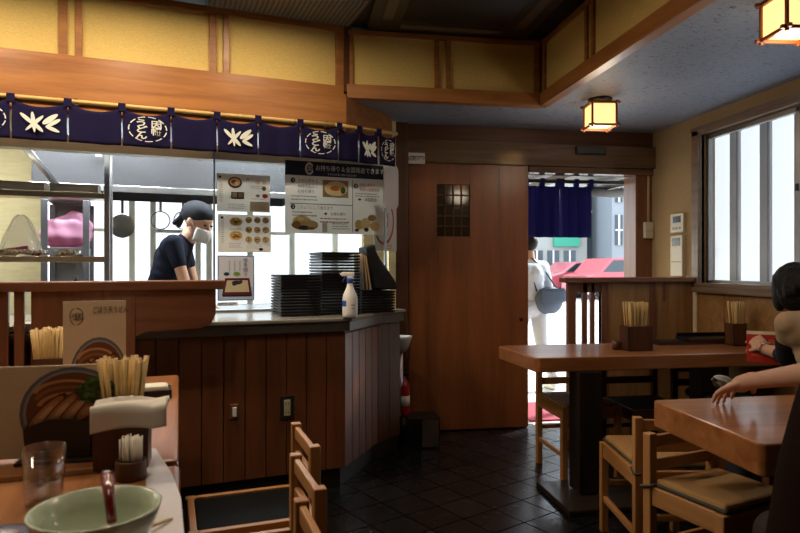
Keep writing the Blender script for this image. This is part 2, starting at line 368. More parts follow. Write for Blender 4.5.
for i in range(1, 4): m.box(gx0+gw*i/4-.004, gx0+gw*i/4+.004, Y0+.002, Y0+.012, gz0, gz1)
for i in range(1, 5): m.box(gx0, gx1, Y0+.002, Y0+.012, gz0+gh*i/5-.005, gz0+gh*i/5+.005)
m.build('lattice', DARKW[0], door)
MB().box(gx0, gx1, Y0+.016, Y0+.02, gz0, gz1).build('pane', flat('#3a3020', .08, name='dark_glass'), door)
hx, _, hz = at_y(521, 319, Y0)
MB().lathe([(.012, 0), (.014, .003), (.008, .004), (0, .004)], 20).build('finger_pull', BLACK, door, (hx, Y0, hz), rot=(PI/2, 0, 0))
# left / front walls (behind and beside the camera)
struct(MB().box(-3.6, -3.5, -2.2, 4.5, 0, 2.8).build('wall_left', BPAPER), 'side wall out of view', 'wall')
struct(MB().box(-3.6, XB+.2, -2.3, -2.2, 0, 2.8).build('wall_front', BPAPER), 'wall behind the camera', 'wall')
# soffit of the raised ceiling: y face and x face, panels with amber frames
SX, SY = c2r(.905, 3.99)
def paneled(mb, x0, x1, z0, z1, beam, splits, dbl):     # local x along wall, front at y=0 looking -y. mats: 0 wood 1 paper
    mb.mi = 1; mb.box(x0, x1, .018, .05, z0+beam-.01, z1)
    mb.mi = 0; mb.box(x0, x1, -.012, .05, z0, z0+beam); mb.box(x0, x1, 0, .05, z1-.03, z1)
    for s in splits: mb.box(s-.02, s+.02, .002, .05, z0+beam, z1-.03)
    for s in dbl:
        mb.box(s-.052, s-.022, .002, .05, z0+beam, z1-.03); mb.box(s+.022, s+.052, .002, .05, z0+beam, z1-.03)
    return mb
sx0 = k2r(.04, 0)[0]
zt = 2.645
struct(paneled(MB(), 0, SX-sx0, ZL-.005, zt, .085, [.02, SX-sx0-.025], [at_y(443, 70, SY)[0]-sx0]).build('trim_8', [TRIM[0], YPAPER], loc=(sx0, SY, 0), bev=.002), 'gold papered panels in amber wood frames facing the camera', 'soffit')
dy = SY-at_x(648/1, 20, SX)[1]; dy2 = SY-at_x(588, 40, SX)[1]
struct(paneled(MB(), 0, SY+2.2, ZL-.005, zt, .085, [.025], [dy2, dy2+1.0, dy2+2.0, dy2+3.0]).build('trim_9', [TRIM[0], YPAPER], loc=(SX, SY, 0), rz=-PI/2, bev=.002), 'gold papered panels in amber wood frames above the tables', 'soffit')
# kitchen upper wall
u1 = .0
us = [at_k(px, 30, 0)[0] for px in (221, 337)]
ud = [at_k(70, 30, 0)[0], at_k(219, 30, 0)[0]]
ztk = 2.66
m = MB(); zb = at_k(200, 75, 0)[1]
m.mi = 1; m.box(-3.4, .02, .018, .06, zb, ztk)
m.mi = 0; m.box(-3.4, .02, -.004, .06, zb-.02, zb+.03); m.box(-3.4, .02, 0, .06, ztk-.035, ztk)
for s in ud: m.box(s-.052, s-.014, .0, .06, zb, ztk-.035); m.box(s+.024, s+.056, .0, .06, zb, ztk-.035)
m.box(-.03, .02, 0, .06, zb, ztk-.035)
struct(m.build('trim_10', [TRIM[0], YPAPER], loc=KL, rz=KT, bev=.002), 'gold papered panels in amber wood frames above the kitchen curtain', 'wall')
zr = 2.075
m = MB().box(-3.4, .03, -.02, .10, zr-.03, zb-.02).box(-3.4, .03, .0, .10, zr-.085, zr-.03)
a0 = r2k(*c2r(-.335, 3.80)); a1 = r2k(*c2r(-.055, 4.30))
m.prism([(.03, -.02), (a1[0], a1[1]), (a1[0]-.1, a1[1]+.06), (-.05, .1)], zr-.085, ZL)
struct(m.build('trim_11', TRIM[0], loc=KL, rz=KT, bev=.002), 'broad amber wood beam above the kitchen opening', 'beam')
# ceiling services
struct(MB().box(-.0, .05, -.0, .6, zb, ztk).build('trim_12', DARKW[2], loc=k2r(.02, .0)+(0,), rz=KT), 'dark corner gap beside the kitchen wall', 'trim')

# ================================================================== KITCHEN SHELL (kitchen frame: x = u along the front, y = v into the kitchen)
a1w = c2r(-.055, 4.32); KSX = PXA-.1
WT = .925
UR = r2k(KSX, 6.6)
struct(MB().box(KSX-.05, KSX+.0, 4.36, 7.2, 0, 2.45).build('wall_kitchen_side', KWALL), 'kitchen side wall behind the sliding door', 'wall')
VB = 2.3
ukl = at_k(46, 220, 1.75)[0]
struct(MB().box(-3.6, ukl, 1.75, 1.85, 0, 2.45).box(-3.6, -3.5, .1, 1.8, 0, 2.45).build('wall_kitchen_left', KWALL, loc=KL, rz=KT), 'cream kitchen wall behind the food shelf', 'wall')
ub0 = ukl
struct(MB().box(ub0-.1, 1.1, VB, VB+.1, 0, .85).box(ub0-.1, 1.1, VB, VB+.1, 2.15, 2.45).build('wall_kitchen_back', WHITE, loc=KL, rz=KT), 'white kitchen wall around the bright windows', 'wall')
struct(MB().box(-3.6, 1.1, .08, VB+.1, 2.4, 2.45).build('ceiling_kitchen', flat('#cfcfc8', .7, name='kitchen_ceiling_paint'), loc=KL, rz=KT), 'pale kitchen ceiling', 'ceiling')
struct(MB().box(-3.6, 1.0, .0, VB, -.1, -.004).build('floor_kitchen', flat('#4a4a48', .6, name='kitchen_floor_tile'), loc=KL, rz=KT), 'grey kitchen floor', 'floor')
LITWIN = emis('lit_frosted_window', '#eef6ff', 1.25)
BARS = flat('#eef2f2', .6, name='pale_window_bar')
edges = [at_k(p, 220, VB)[0] for p in (60, 108, 132, 153, 198, 209, 250, 292, 335, 372, 400)]
for i in range(len(edges)-1):
    o = MB().box(edges[i], edges[i+1], VB+.04, VB+.05, .85, 2.15).build('window_%d' % (i+4), LITWIN, loc=KL, rz=KT)
    struct(o, 'bright frosted kitchen window pane', 'window')
    m = MB().box(edges[i]-.024, edges[i]+.024, VB-.02, VB+.04, .85, 2.15)
    if i % 3 == 0: m.box(edges[i], edges[i+1], VB, VB+.03, 1.5, 1.53)
    m.build('window_bar', BARS, o, loc=(0, 0, 0))
# fluorescent kitchen lamps (fixtures + light)
def tube_lamp(u, v, z, L, rz, power, label):
    t = thing('fluorescent_lamp', label, 'ceiling lamp', k2r(u, v)+(z,), KT+rz, group='kitchen tube lamps')
    MB().box(-L/2, L/2, -.04, .04, .02, .06).build('housing', WHITE, t, bev=.004)
    MB().tube([(-L/2+.02, 0, 0), (L/2-.02, 0, 0)], .014).build('tube', emis('fluorescent', '#f2f8ff', 5), t)
    MB().box(-L/2, -L/2+.02, -.02, .02, -.02, .03).box(L/2-.02, L/2, -.02, .02, -.02, .03).build('socket', WHITE, t)
    l = area('kitchen_lamp_light', (0, 0, -.02), (0, 0, 0), L-.1, .08, power, COOL); l.parent = t
ul = at_k(95, 165, .75)[0]
tube_lamp(ul, .75, 1.97, .7, PI/2, 2.0, 'tube lamp running from the curtain towards the hood')
tube_lamp(-1.5, .75, 2.33, 1.2, 0, 44, 'tube lamp on the kitchen ceiling above the cook')
tube_lamp(-.1, .75, 2.33, 1.2, 0, 44, 'tube lamp on the kitchen ceiling above the trays')
tube_lamp(-2.7, .9, 2.33, 1.2, 0, 20, 'tube lamp on the kitchen ceiling above the food shelf')
# warm downlights of the raised ceiling (above the frame); the last two are added fill
def downlight(u, v, power, label, spread=2.4):
    x, y = k2r(u, v)
    t = thing('downlight', label, 'ceiling lamp', (x, y, ZH+.018), 0, group='warm recessed downlights')
    MB().lathe([(.07, 0), (.07, -.012), (.055, -.012), (.05, .0)], 28).build('trim_ring', WHITE, t)
    MB().lathe([(.05, -.002), (0, -.002)], 28).build('lens', emis('downlight_lens', '#ffc98a', 4), t)
    l = bpy.data.lights.new('downlight_light', 'AREA'); l.shape = 'DISK'; l.size = .12; l.energy = power; l.color = WARM; l.spread = spread
    o = bpy.data.objects.new('downlight_light', l); COL.objects.link(o); o.parent = t; o.location = (0, 0, -.02)
for u_, v_, p_, lb_ in ((-2.6, -.62, 13, 'downlight farthest along the counter tables'), (-1.9, -.62, 13, 'downlight over the divider slats'), (-1.2, -.62, 13, 'downlight over the cook end of the divider'), (-.5, -.62, 9, 'downlight over the tray stacks'),
        (-1.5, -2.3, 8, 'added fill lamp over the near table with the green bowl')):  # near table lamp is added to brighten the menu boards and bowl
    downlight(u_, v_, p_, lb_, 3.0)
uq, vq = r2k(.62, 2.1); downlight(uq, vq, 3.5, 'added fill lamp before the black ceiling cassette', 3.0)  # added lamp, brightens the soffit panels the others do not reach

# ------------------------------------------------------------------ serving counter
C1 = r2k(*c2r(-.30, 3.39)); C2 = r2k(*c2r(-.137, 3.87)); C3 = r2k(*c2r(.0, 4.06))
UL = -3.4; vf = C1[1]
ct = thing('serving_counter', 'reddish brown plank clad serving counter with an angled end', 'counter', KL, KT)
def ring(off):
    c1 = (C1[0]+off*.6, C1[1]-off); c2 = (C2[0]+off, C2[1]-off*.25)
    return [(UL, C1[1]-off), c1, c2, (C3[0]+off*.5, C3[1]-off), (C3[0]-.08, .55), (UL, .55)]
MB().prism(ring(-.012), .1, WT-.022).build('carcass', DARKW[2], ct)
m = MB(); u = C1[0]; k = 0; bw = .107
while u > UL+.1:
    m.box(u-bw+.004, u-.0, vf-.0, vf+.014, .105, WT-.072); u -= bw
m.build('front_planks', REDW[2], ct, bev=.003)
def planks(p, q, n):
    m = MB(); P = Vector((p[0], p[1], 0)); Q = Vector((q[0], q[1], 0)); d = (Q-P); ang = math.atan2(d.y, d.x); w_ = d.length/n
    for i in range(n): m.box(i*w_+.002, (i+1)*w_-.002, 0, .014, .105, WT-.09, Matrix.Translation(P) @ Matrix.Rotation(ang, 4, 'Z'))
    return m
planks(C1, C2, 5).build('end_planks', REDW[2], ct, bev=.003)
planks(C2, C3, 2).build('corner_panel', DARKW[2], ct)
MB().prism(ring(-.03), 0, .105).build('plinth', BLACKW[0], ct)
MB().prism(ring(.030), WT-.075, WT-.022).build('apron', flat('#514a43', .35, name='dark_edge_band'), ct, bev=.003)
wt = MB().prism(ring(.045), WT-.022, WT).build('counter_worktop', flat('#8c8880', .16, name='grey_worktop_laminate'), loc=KL, rz=KT, bev=.006)
tag(wt, 'grey glossy worktop along the serving counter under the tray stacks', 'worktop')
def outlet(px, py, w_, h_, plate, label, kind):
    u, z = at_k(px, py, vf-.004); t = thing('wall_outlet' if kind else 'wall_switch', label, 'outlet' if kind else 'switch', k2r(u, vf-.0)+(z,), KT)
    MB().box(-w_/2, w_/2, -.009, 0, -h_/2, h_/2).build('cover_plate', plate, t, bev=.003)
    if kind:
        MB().box(-.017, .017, -.012, -.008, -.042, .042).build('socket_block', flat('#b9ac8c', .4, name='aged_ivory'), t, bev=.002)
        m = MB()
        for dz in (-.024, .022): m.box(-.009, -.006, -.0125, -.011, dz-.006, dz+.006).box(.006, .009, -.0125, -.011, dz-.006, dz+.006)
        m.build('slots', BLACK, t)
    else:
        MB().box(-.008, .012, -.016, -.008, -.026, .022).build('rocker', WHITE, t, bev=.003)
outlet(287, 407, .075, .125, flat('#2c2620', .3, name='dark_outlet_plate'), 'black framed double socket on the counter front planks', True)
outlet(234, 411, .045, .075, flat('#6a4a34', .4, name='brown_switch_plate'), 'small pale switch on the counter front planks', False)

# ------------------------------------------------------------------ kitchen glass screen + posters
GV = .25
gu0, gz0_ = at_k(215, 300, GV); gu1, _ = at_k(384.5, 300, GV)
t = thing('glass_screen', 'clear glass screen standing on the serving counter behind the trays', 'glass screen', k2r(gu0, GV)+(WT,), KT)
GW = gu1-gu0; GH = 2.03-WT
MB().box(0, GW, 0, .006, .012, GH).build('pane', GLASS, t)
MB().box(-.0, GW, -.01, .016, 0, .012).box(-.01, 0, -.008, .014, 0, GH).build('channel', STEEL, t, bev=.001)
MB().box(GW, GW+.014, -.008, .014, 0, GH).build('edge_profile', flat('#a9bcc0', .3, .5, name='pale_edge'), t, bev=.001)
PAPER = transl('laminated_paper', '#dcd8d0', .5, .45)
def card(t, W, H, items, paper=PAPER, th=.002, name='sheet'):
    """flat printed card, local x right, z up, front face towards -y. items in fractions from the top left"""
    MB().box(0, W, 0, th, 0, H).build(name, paper, t)
    m = MB(); mats = []; lay = 0
    for it in items:
        k, col = it[0], it[-1]
        if k == 't': continue
        if col not in mats: mats.append(col)
        m.mi = mats.index(col); lay += 1; y = -.0006-.00005*lay
        if k == 'r':
            x, z, w_, h_ = it[1:5]; v = [m.bm.verts.new(p) for p in ((x*W, y, H-z*H), ((x+w_)*W, y, H-z*H), ((x+w_)*W, y, H-(z+h_)*H), (x*W, y, H-(z+h_)*H))]
        elif k == 'e':
            x, z, w_, h_ = it[1:5]; v = [m.bm.verts.new((x*W+w_*W*math.cos(a*PI/14), y, H-z*H+h_*H*math.sin(a*PI/14))) for a in range(28)]
        elif k == 'o':      # ring arc: cx cz rx rz t a0 a1
            cx, cz, rx, rz_, tk, a0_, a1_ = it[1:8]; n = max(4, int(abs(a1_-a0_)*6))
            for q in range(n):
                p = []
                for aa, rr in ((q, 1), (q+1, 1), (q+1, 1-tk), (q, 1-tk)):
                    an = a0_+(a1_-a0_)*aa/n; p.append(m.bm.verts.new((cx*W+rx*W*rr*math.cos(an), y, H-cz*H+rz_*H*rr*math.sin(an))))
                f = m.bm.faces.new(p); f.material_index = m.mi
            continue
        elif k == 'p':
            v = [m.bm.verts.new((a*W, y, H-b*H)) for a, b in it[1]]
        f = m.bm.faces.new(v); f.material_index = m.mi
    if mats: m.build('print', [transl('ink', c, .4, .5) if paper is PAPER else flat(c, .45) for c in mats], t)
    for it in items:
        if it[0] == 't':
            _, x, z, size, s, al, col = it[:7]
            text(s, size*H, flat(col, .5), t, (x*W, -.0012-.00005*(len(items)+2), H-z*H), align=al, sx=it[7] if len(it) > 7 else 1)
def bowl_items(cx, cy, rx, ry, seed, rim='#7d8794', soup='#c9a25c', bits=('#b5793c', '#e0c489', '#8f5326', '#476a2e')):
    r = random.Random(seed); L = [('e', cx, cy, rx, ry, rim), ('e', cx, cy, rx*.88, ry*.88, soup)]
    for i in range(9):
        a = r.random()*6.3; q = r.random()*.55
        L.append(('e', cx+rx*q*math.cos(a), cy+ry*q*math.sin(a), rx*(.16+.16*r.random()), ry*(.12+.14*r.random()), bits[i % len(bits)]))
    return L
def kposter(name, px0, px1, pt0, pt1, pb0, label, items, paper=PAPER, v=GV-.004):
    ua, za = at_k(px0, pt0, v); ub, zb_ = at_k(px1, pt1, v); _, zc = at_k(px0, pb0, v)
    t = thing(name, label, 'poster', k2r(ua, v)+(zc,), KT)
    card(t, ub-ua, (za+zb_)/2-zc, items, paper); return t
def textlines(x, y, w_, n, dy, col, seed, h=.012):
    r = random.Random(seed); out = []
    for i in range(n):
        q = x
        while q < x+w_*.92:
            l = w_*(.04+.07*r.random()); out.append(('r', q, y+i*dy, min(l, x+w_-q), h*(.8+.5*r.random()), col)); q += l+w_*.02
        if r.random() < .3: out = out[:-1]
    return out
TX = '#6d675f'
kposter('menu_poster', 217, 270, 172.5, 175.5, 210.5, 'menu sheet of bento boxes, upper of two beside the cook', 
    [('r', .03, .06, .05, .06, '#3a3632')]+textlines(.04, .18, .07, 12, .05, TX, 1)
    +[('e', .33, .23, .13, .15, '#241a18'), ('e', .33, .22, .10, .11, '#c8a878'), ('e', .31, .21, .05, .05, '#7c3a2a'), ('e', .36, .25, .04, .05, '#e2d3b4'),
      ('r', .26, .48, .24, .18, '#241d1a'), ('r', .28, .50, .09, .13, '#d8c8a0'), ('r', .39, .50, .09, .13, '#b89a62'),
      ('t', .57, .14, .09, '丼', 'CENTER', '#4a4540'), ('e', .76, .20, .045, .05, '#c7b48a'), ('e', .88, .20, .04, .05, '#b9b3a2'), ('e', .88, .36, .04, .06, '#6e4a36'),
      ('e', .76, .56, .04, .04, '#6e6a62'), ('e', .90, .56, .055, .06, '#a33a2c'), ('r', .61, .72, .37, .26, '#a89a84'), ('e', .84, .88, .08, .05, '#c49a74')]
    +textlines(.2, .80, .32, 3, .05, TX, 2)+textlines(.62, .30, .3, 2, .05, TX, 3)+textlines(.62, .64, .3, 1, .05, TX, 4))
kposter('menu_poster', 218, 271, 213.5, 215, 251.5, 'menu sheet of udon bowls in rows, lower of two beside the cook',
    [('r', .05, .06, .05, .06, '#3a3632')]+textlines(.06, .18, .05, 12, .05, TX, 5)+bowl_items(.33, .19, .13, .12, 5, '#d8d0c0')+bowl_items(.33, .56, .13, .13, 6, '#d8d0c0')
    +sum([bowl_items(.57+.16*i, .14+.26*j, .062, .08, 10+i+3*j, '#3c342c') for i in range(3) for j in range(3)], [])
    +textlines(.2, .36, .25, 2, .04, TX, 7)+textlines(.2, .76, .25, 3, .05, TX, 8)+[('e', .8, .92, .04, .04, '#222222')]+textlines(.52, .83, .3, 2, .05, TX, 9))
kposter('noodle_poster', 217.5, 254.5, 254.5, 255.5, 300.5, 'blue bordered poster of cold noodles in a square wooden box',
    [('r', .0, .0, 1, 1, '#8f9cc0'), ('r', .04, .03, .92, .94, '#e4e4ea'), ('r', .04, .70, .92, .27, '#b9cbe2'),
     ('t', .74, .26, .105, '博\n多\n細\nう', 'CENTER', '#3b3a62'), ('e', .24, .42, .10, .065, '#d6dae4'), ('e', .24, .41, .075, .04, '#20304a'), ('e', .52, .42, .12, .065, '#cdd2dc'), ('e', .52, .41, .09, .045, '#7fa23c'),
     ('p', [(.20, .50), (.86, .50), (.93, .87), (.12, .87)], '#6c2330'), ('p', [(.24, .53), (.82, .53), (.88, .82), (.17, .82)], '#2a1416'), ('p', [(.25, .55), (.81, .55), (.86, .81), (.19, .81)], '#d9cba6'),
     ('e', .52, .60, .14, .045, '#2c2c30'), ('e', .45, .64, .06, .03, '#2c2c30'), ('e', .62, .58, .06, .03, '#3c3c40'), ('p', [(.12, .87), (.93, .87), (.92, .91), (.14, .91)], '#31171b')]
    +sum([textlines(.30+.14*i, .12, .035, 8-i, .04, '#6a6a7a', 30+i, .02) for i in range(3)], []))
tk = kposter('notice_strip', 217.5, 238, 301.5, 302, 305.5, 'narrow printed notice under the noodle poster', textlines(.05, .1, .9, 3, .3, '#5a5a5a', 40, .14))
kposter('takeaway_poster', 285, 384, 158.5, 166.5, 232.5, 'large takeaway and delivery poster with dark blue banner', 
    [('r', 0, 0, 1, .20, '#1b2138'), ('o', .235, .10, .042, .085, .3, .6, 5.9, '#dfe0e4'), ('t', .238, .10, .085, '因', 'CENTER', '#e8e8ea'),
     ('t', .29, .085, .085, 'お持ち帰り＆全国発送できます!', 'LEFT', '#eeeef0', .86), ('t', .41, .165, .036, 'その日分お買い求めいただけます', 'LEFT', '#c8cad2', .8),
     ('e', .075, .27, .022, .036, '#22222a'), ('t', .075, .27, .05, '1', 'CENTER', '#ffffff'), ('t', .115, .27, .055, 'すめに飲める', 'LEFT', '#b14a44', .9), ('t', .115, .345, .055, '当店にんにく', 'LEFT', '#55504c', .9), ('t', .115, .42, .055, 'お持ち帰り', 'LEFT', '#8c5450', .9)]
    +textlines(.06, .48, .27, 2, .045, '#8a8580', 50, .014)
    +[('r', .365, .245, .26, .24, '#9a7d4c'), ('e', .50, .365, .115, .105, '#d8d2be'), ('e', .495, .36, .095, .08, '#e6cf94'), ('e', .49, .36, .05, .035, '#b5713c'), ('e', .57, .38, .025, .05, '#3c6a34'), ('e', .535, .35, .02, .02, '#cc8a50'),
      ('r', .05, .585, .62, .01, '#55545c'), ('r', .665, .23, .006, .74, '#55545c'),
      ('e', .075, .635, .022, .036, '#22222a'), ('t', .075, .635, .05, '2', 'CENTER', '#ffffff'), ('t', .11, .64, .055, 'このようにして遠方まで', 'LEFT', '#b14a44', .85),
      ('e', .19, .885, .13, .07, '#8a7048'), ('e', .16, .83, .09, .075, '#d6be84'), ('e', .24, .87, .08, .055, '#cdb987'), ('e', .11, .88, .04, .05, '#a98a50'), ('e', .18, .92, .05, .03, '#3d3a3c'), ('e', .25, .93, .04, .02, '#7c6a3c'), ('e', .15, .80, .03, .03, '#eedd9e'),
      ('p', [(.375, .72), (.395, .70), (.415, .72), (.395, .74)], '#5a4636'), ('t', .44, .72, .05, 'お持ち帰り', 'LEFT', '#5a4636', .9)]
    +textlines(.07, .70, .24, 2, .045, '#8a8580', 51, .014)+textlines(.34, .78, .30, 2, .045, '#a06a60', 52, .016)+textlines(.46, .85, .18, 3, .035, '#8a8580', 53, .012)+[('r', .36, .85, .05, .13, '#b4b0a8')]
    +[('e', .70, .31, .022, .036, '#6a2430'), ('t', .70, .31, .05, '3', 'CENTER', '#ffffff'), ('t', .735, .29, .05, 'お買い求めは', 'LEFT', '#b14a44', .8), ('t', .735, .355, .055, '本家の全国発送', 'LEFT', '#b14a44', .8),
      ('p', [(.72, .50), (.74, .48), (.76, .50), (.74, .52)], '#5a4636'), ('t', .79, .50, .055, '本国発送', 'LEFT', '#5a4636', .85),
      ('e', .73, .86, .04, .07, '#c9ab6c'), ('e', .80, .85, .05, .09, '#d5c08c'), ('e', .87, .76, .045, .045, '#a98648'), ('e', .90, .88, .05, .07, '#cbaf73'), ('e', .81, .93, .025, .03, '#2e2c3a'), ('e', .71, .94, .02, .02, '#4a3c32')]
    +textlines(.69, .41, .26, 2, .035, '#8a8580', 54, .012))
# white round cornered board and red ring sheet at the end of the screen
p0 = at_D(384.5, 190, 4.05); p1 = at_D(398.5, 190, 4.22)
ang = math.atan2(p1[1]-p0[1], p1[0]-p0[0]); WW = math.hypot(p1[0]-p0[0], p1[1]-p0[1])
zt_ = at_D(390, 163, 4.12)[2]; zm_ = at_D(390, 208, 4.12)[2]; zl_ = at_D(390, 247, 4.12)[2]
t = thing('hanging_board', 'white round cornered board hanging at the end of the curtain', 'sign', (p0[0], p0[1], zm_), ang)
Hh = zt_-zm_; pts = [(0, 0)]+[(WW-.05+.05*math.cos(a), .05+.05*math.sin(a)) for a in [(-PI/2+PI/2*i/6) for i in range(7)]]+[(WW-.05+.05*math.cos(a), Hh-.05+.05*math.sin(a)) for a in [(PI/2*i/6) for i in range(7)]]+[(0, Hh)]
MB().xprism(pts, 0, .008).build('board', flat('#e2e0e2', .5), t, bev=.001)
MB().tube([(WW*.3, .004, Hh), (WW*.3, .004, Hh+.10)], .002).build('cord', BLACK, t)
q0 = at_D(374, 228, 4.12); q1 = at_D(396.5, 228, 4.32); ang2 = math.atan2(q1[1]-q0[1], q1[0]-q0[0]); W2 = math.hypot(q1[0]-q0[0], q1[1]-q0[1])
t = thing('ring_poster', 'white sheet printed with a red ring beside the pillar', 'poster', (q0[0], q0[1], zl_-.02), ang2)
card(t, W2, zm_-zl_+.05, [('o', .42, .35, .46, .52, .12, -2.4, 1.9, '#c8392f'), ('o', .40, .33, .22, .25, .16, -2.4, 2.6, '#c8392f'), ('e', .4, .33, .08, .09, '#cf5a50')]+textlines(.3, .88, .5, 2, .05, '#b05a50', 60, .014), flat('#dfe2df', .4))

# ------------------------------------------------------------------ tray stacks
TR = flat('#0f0b0a', .38, spec=.3, name='black_lacquer')
def tray(first, w_, d_, h_, label, grp, loc):
    t = thing('lacquer_tray', label, 'tray', loc, KT, group=grp)
    MB().box(.008, w_-.008, .008, d_-.008, 0, .004).build('bottom', TR, t)
    m = MB(); e = .007; z0, z1 = .003, h_
    P = [(0, 0), (w_, 0), (w_, d_), (0, d_)]
    m.box(0, w_, 0, e, z0, z1).box(0, w_, d_-e, d_, z0, z1).box(0, e, e, d_-e, z0, z1).box(w_-e, w_, e, d_-e, z0, z1)
    m.build('rim', TR, t, bev=.0015); return t
def tstack(px0, px1, ytop, v, d_, n, lab, grp):
    u0 = at_k(px0, 300, v)[0]; u1 = at_k(px1, 300, v)[0]; zt = at_k((px0+px1)/2, ytop, v)[1]; h = (zt-WT)/n
    f = None
    for i in range(n):
        x, y = k2r(u0+random.uniform(-.002, .002), v+random.uniform(-.002, .002)); z = WT+i*h
        if f is None: f = tray(True, u1-u0, d_, h*.82, lab, grp, (x, y, z))
        else: dup(f, (x, y, z), KT+random.uniform(-.006, .006))
    f['label'] = lab
    return u0, u1, zt
VS = k_z(281, 316.5, WT)[1]
tstack(281, 321, 274, VS, .30, 14, 'black lacquer tray in the low stack beside the noodle poster', 'trays in the low stack')
s2 = tstack(322, 360, 251, VS+.02, .30, 21, 'black lacquer tray in the tall stack behind the spray bottle', 'trays in the tall stack')
s3 = tstack(362, 395, 290, VS+.08, .24, 8, 'shallow black lacquer box under the menu folders', 'boxes under the menu folders')
# menus upright and black cloth on third stack
zb3 = s3[2]+.003; cm = flat('#c9ab80', .5, name='cream_menu_board')
for i, (dx, tl, hh) in enumerate(((.012, -.04, .215), (.036, -.10, .21), (.058, -.16, .205))):
    x, y = k2r(s3[0]+dx, VS+.10)
    t = thing('menu_board', ['tall cream menu board nearest the tray stack', 'cream menu board between two others on the black boxes', 'cream menu board leaning against the black bag'][i], 'menu', (x, y, zb3), KT, group='menu boards on the black boxes', rot=(0, tl, KT))
    MB().box(0, .009, 0, .15, .0, hh).build('leaf', cm, t, bev=.001)
    MB().box(.009, .0115, 0, .15, 0, hh).build('backing', flat('#4a2c20', .5), t)
x, y = k2r(0, 0)
Pq = [(366, 246.5), (371, 245.5), (375.5, 243.5), (377, 251), (381, 259), (387, 267), (393, 276), (397.5, 283), (398.5, 289.6), (386, 289.6), (374, 289.6), (370, 268)]
m = MB().xprism([(at_k(a, b, VS+.09)[0], max(at_k(a, b, VS+.09)[1], s3[2]+.004)) for a, b in Pq], VS+.09, VS+.25)
o = m.build('black_cloth', flat('#0d0d10', .45, spec=.4, name='black_vinyl', bump=.6, bscale=14), loc=KL, rz=KT, bev=.012)
tag(o, 'black vinyl cloth slumped over the boxes beside the menu boards', 'cloth')
# spray bottle
px_ = k_z(350, 317, WT)
t = thing('spray_bottle', 'white spray bottle with blue collar in front of the tray stacks', 'spray bottle', k2r(px_[0], px_[1])+(WT,), KT-.35)
Hs = (317-268)/FPX*3.3
prof = [(.034, 0), (.040, .004), (.041, .02), (.041, .105), (.036, .125), (.020, .160), (.014, .185), (.014, .192)]
MB().lathe(prof, 32).build('bottle', flat('#e6e4de', .35, name='white_plastic'), t)
MB().lathe([(.016, .186), (.017, .188), (.017, .208), (.015, .210)], 24).build('collar', flat('#2b4aa8', .4), t)
m = MB().box(-.016, .02, -.012, .012, .209, .224)
m.box(-.046, .024, -.011, .011, .222, .245).box(-.055, -.045, -.006, .006, .228, .240)
m.build('spray_head', flat('#e8e6e0', .35), t, bev=.005)
MB().tube([(-.02, 0, .222), (-.034, 0, .205), (-.040, 0, .190)], [.005, .004, .004]).tube([(.02, 0, .235), (.03, 0, .21)], [.007, .004]).build('trigger', flat('#27459c', .4), t)
MB().grid(lambda a, b: (.0415*math.sin(-1.35+a*.9), -.0415*math.cos(-1.35+a*.9), .062+b*.03), 8, 1).build('label', flat('#2a58b8', .4), t)
MB().grid(lambda a, b: (.0415*math.sin(.2+a*.5), -.0415*math.cos(.2+a*.5), .066+b*.006), 6, 1).grid(lambda a, b: (.0415*math.sin(.2+a*.5), -.0415*math.cos(.2+a*.5), .05+b*.004), 6, 1).build('small_print', flat('#7d8ca8', .4), t)

# ------------------------------------------------------------------ curtain over the kitchen opening
RV = -.05
t = thing('bamboo_rod', 'long bamboo rod along the kitchen opening', 'curtain rod', KL, KT)
zr = at_k(180, 110.5, RV)[1]
ra = at_k(338, 120, RV)[0]
re_ = r2k(*at_D(397, 132, 3.96)[:2])
m = MB(); r_ = .011
pts = [(-3.3+i*.3, RV, zr) for i in range(int((ra+3.3)/.3)+1)]+[(ra+.01, RV, zr)]
m.tube(pts, r_)
for p in pts[1:-1]: m.tube([(p[0]-.006, p[1], p[2]), (p[0]+.006, p[1], p[2])], r_*1.14)
m.build('straight_pole', BAMBOO[0], t)
MB().tube([(ra-.02, RV-.004, zr), (re_[0], re_[1], zr)], r_).build('angled_pole', BAMBOO[0], t)
m = MB()
for u in (-3.0, -2.0, at_k(119, 100, 0)[0]-.2, -.75, -.1): m.box(u-.01, u+.01, RV-.004, .0, zr-.016, zr+.016)
m.build('bracket', DARKW[0], t)
noren = thing('split_curtain', 'dark navy split curtain with white emblems above the kitchen opening', 'curtain', KL, KT)
PETALS = [((160, 212), (262, 300), 30), ((245, 198), (262, 355), 30), ((325, 222), (200, 345), 28), ((258, 288), (322, 350), 30), ((332, 280), (430, 203), 42), ((452, 243), (352, 308), 30), ((352, 308), (445, 345), 30)]
def petal(mb, a, b, w_, W, H, fy, y):
    n = 18; ax, az = a; bx, bz = b; L = math.hypot(bx-ax, bz-az)/2+w_*.25; cx, cz = (ax+bx)/2, (az+bz)/2; an = math.atan2(bz-az, bx-ax); vs = []
    for i in range(n):
        th = 2*PI*i/n; lx = L*math.cos(th); lz = w_*.5*math.sin(th)*(1-.15*math.cos(th))
        x = cx+lx*math.cos(an)-lz*math.sin(an); z = cz+lx*math.sin(an)+lz*math.cos(an)
        vs.append(mb.bm.verts.new((x, y, z)))
    f = mb.bm.faces.new(vs); f.material_index = 0
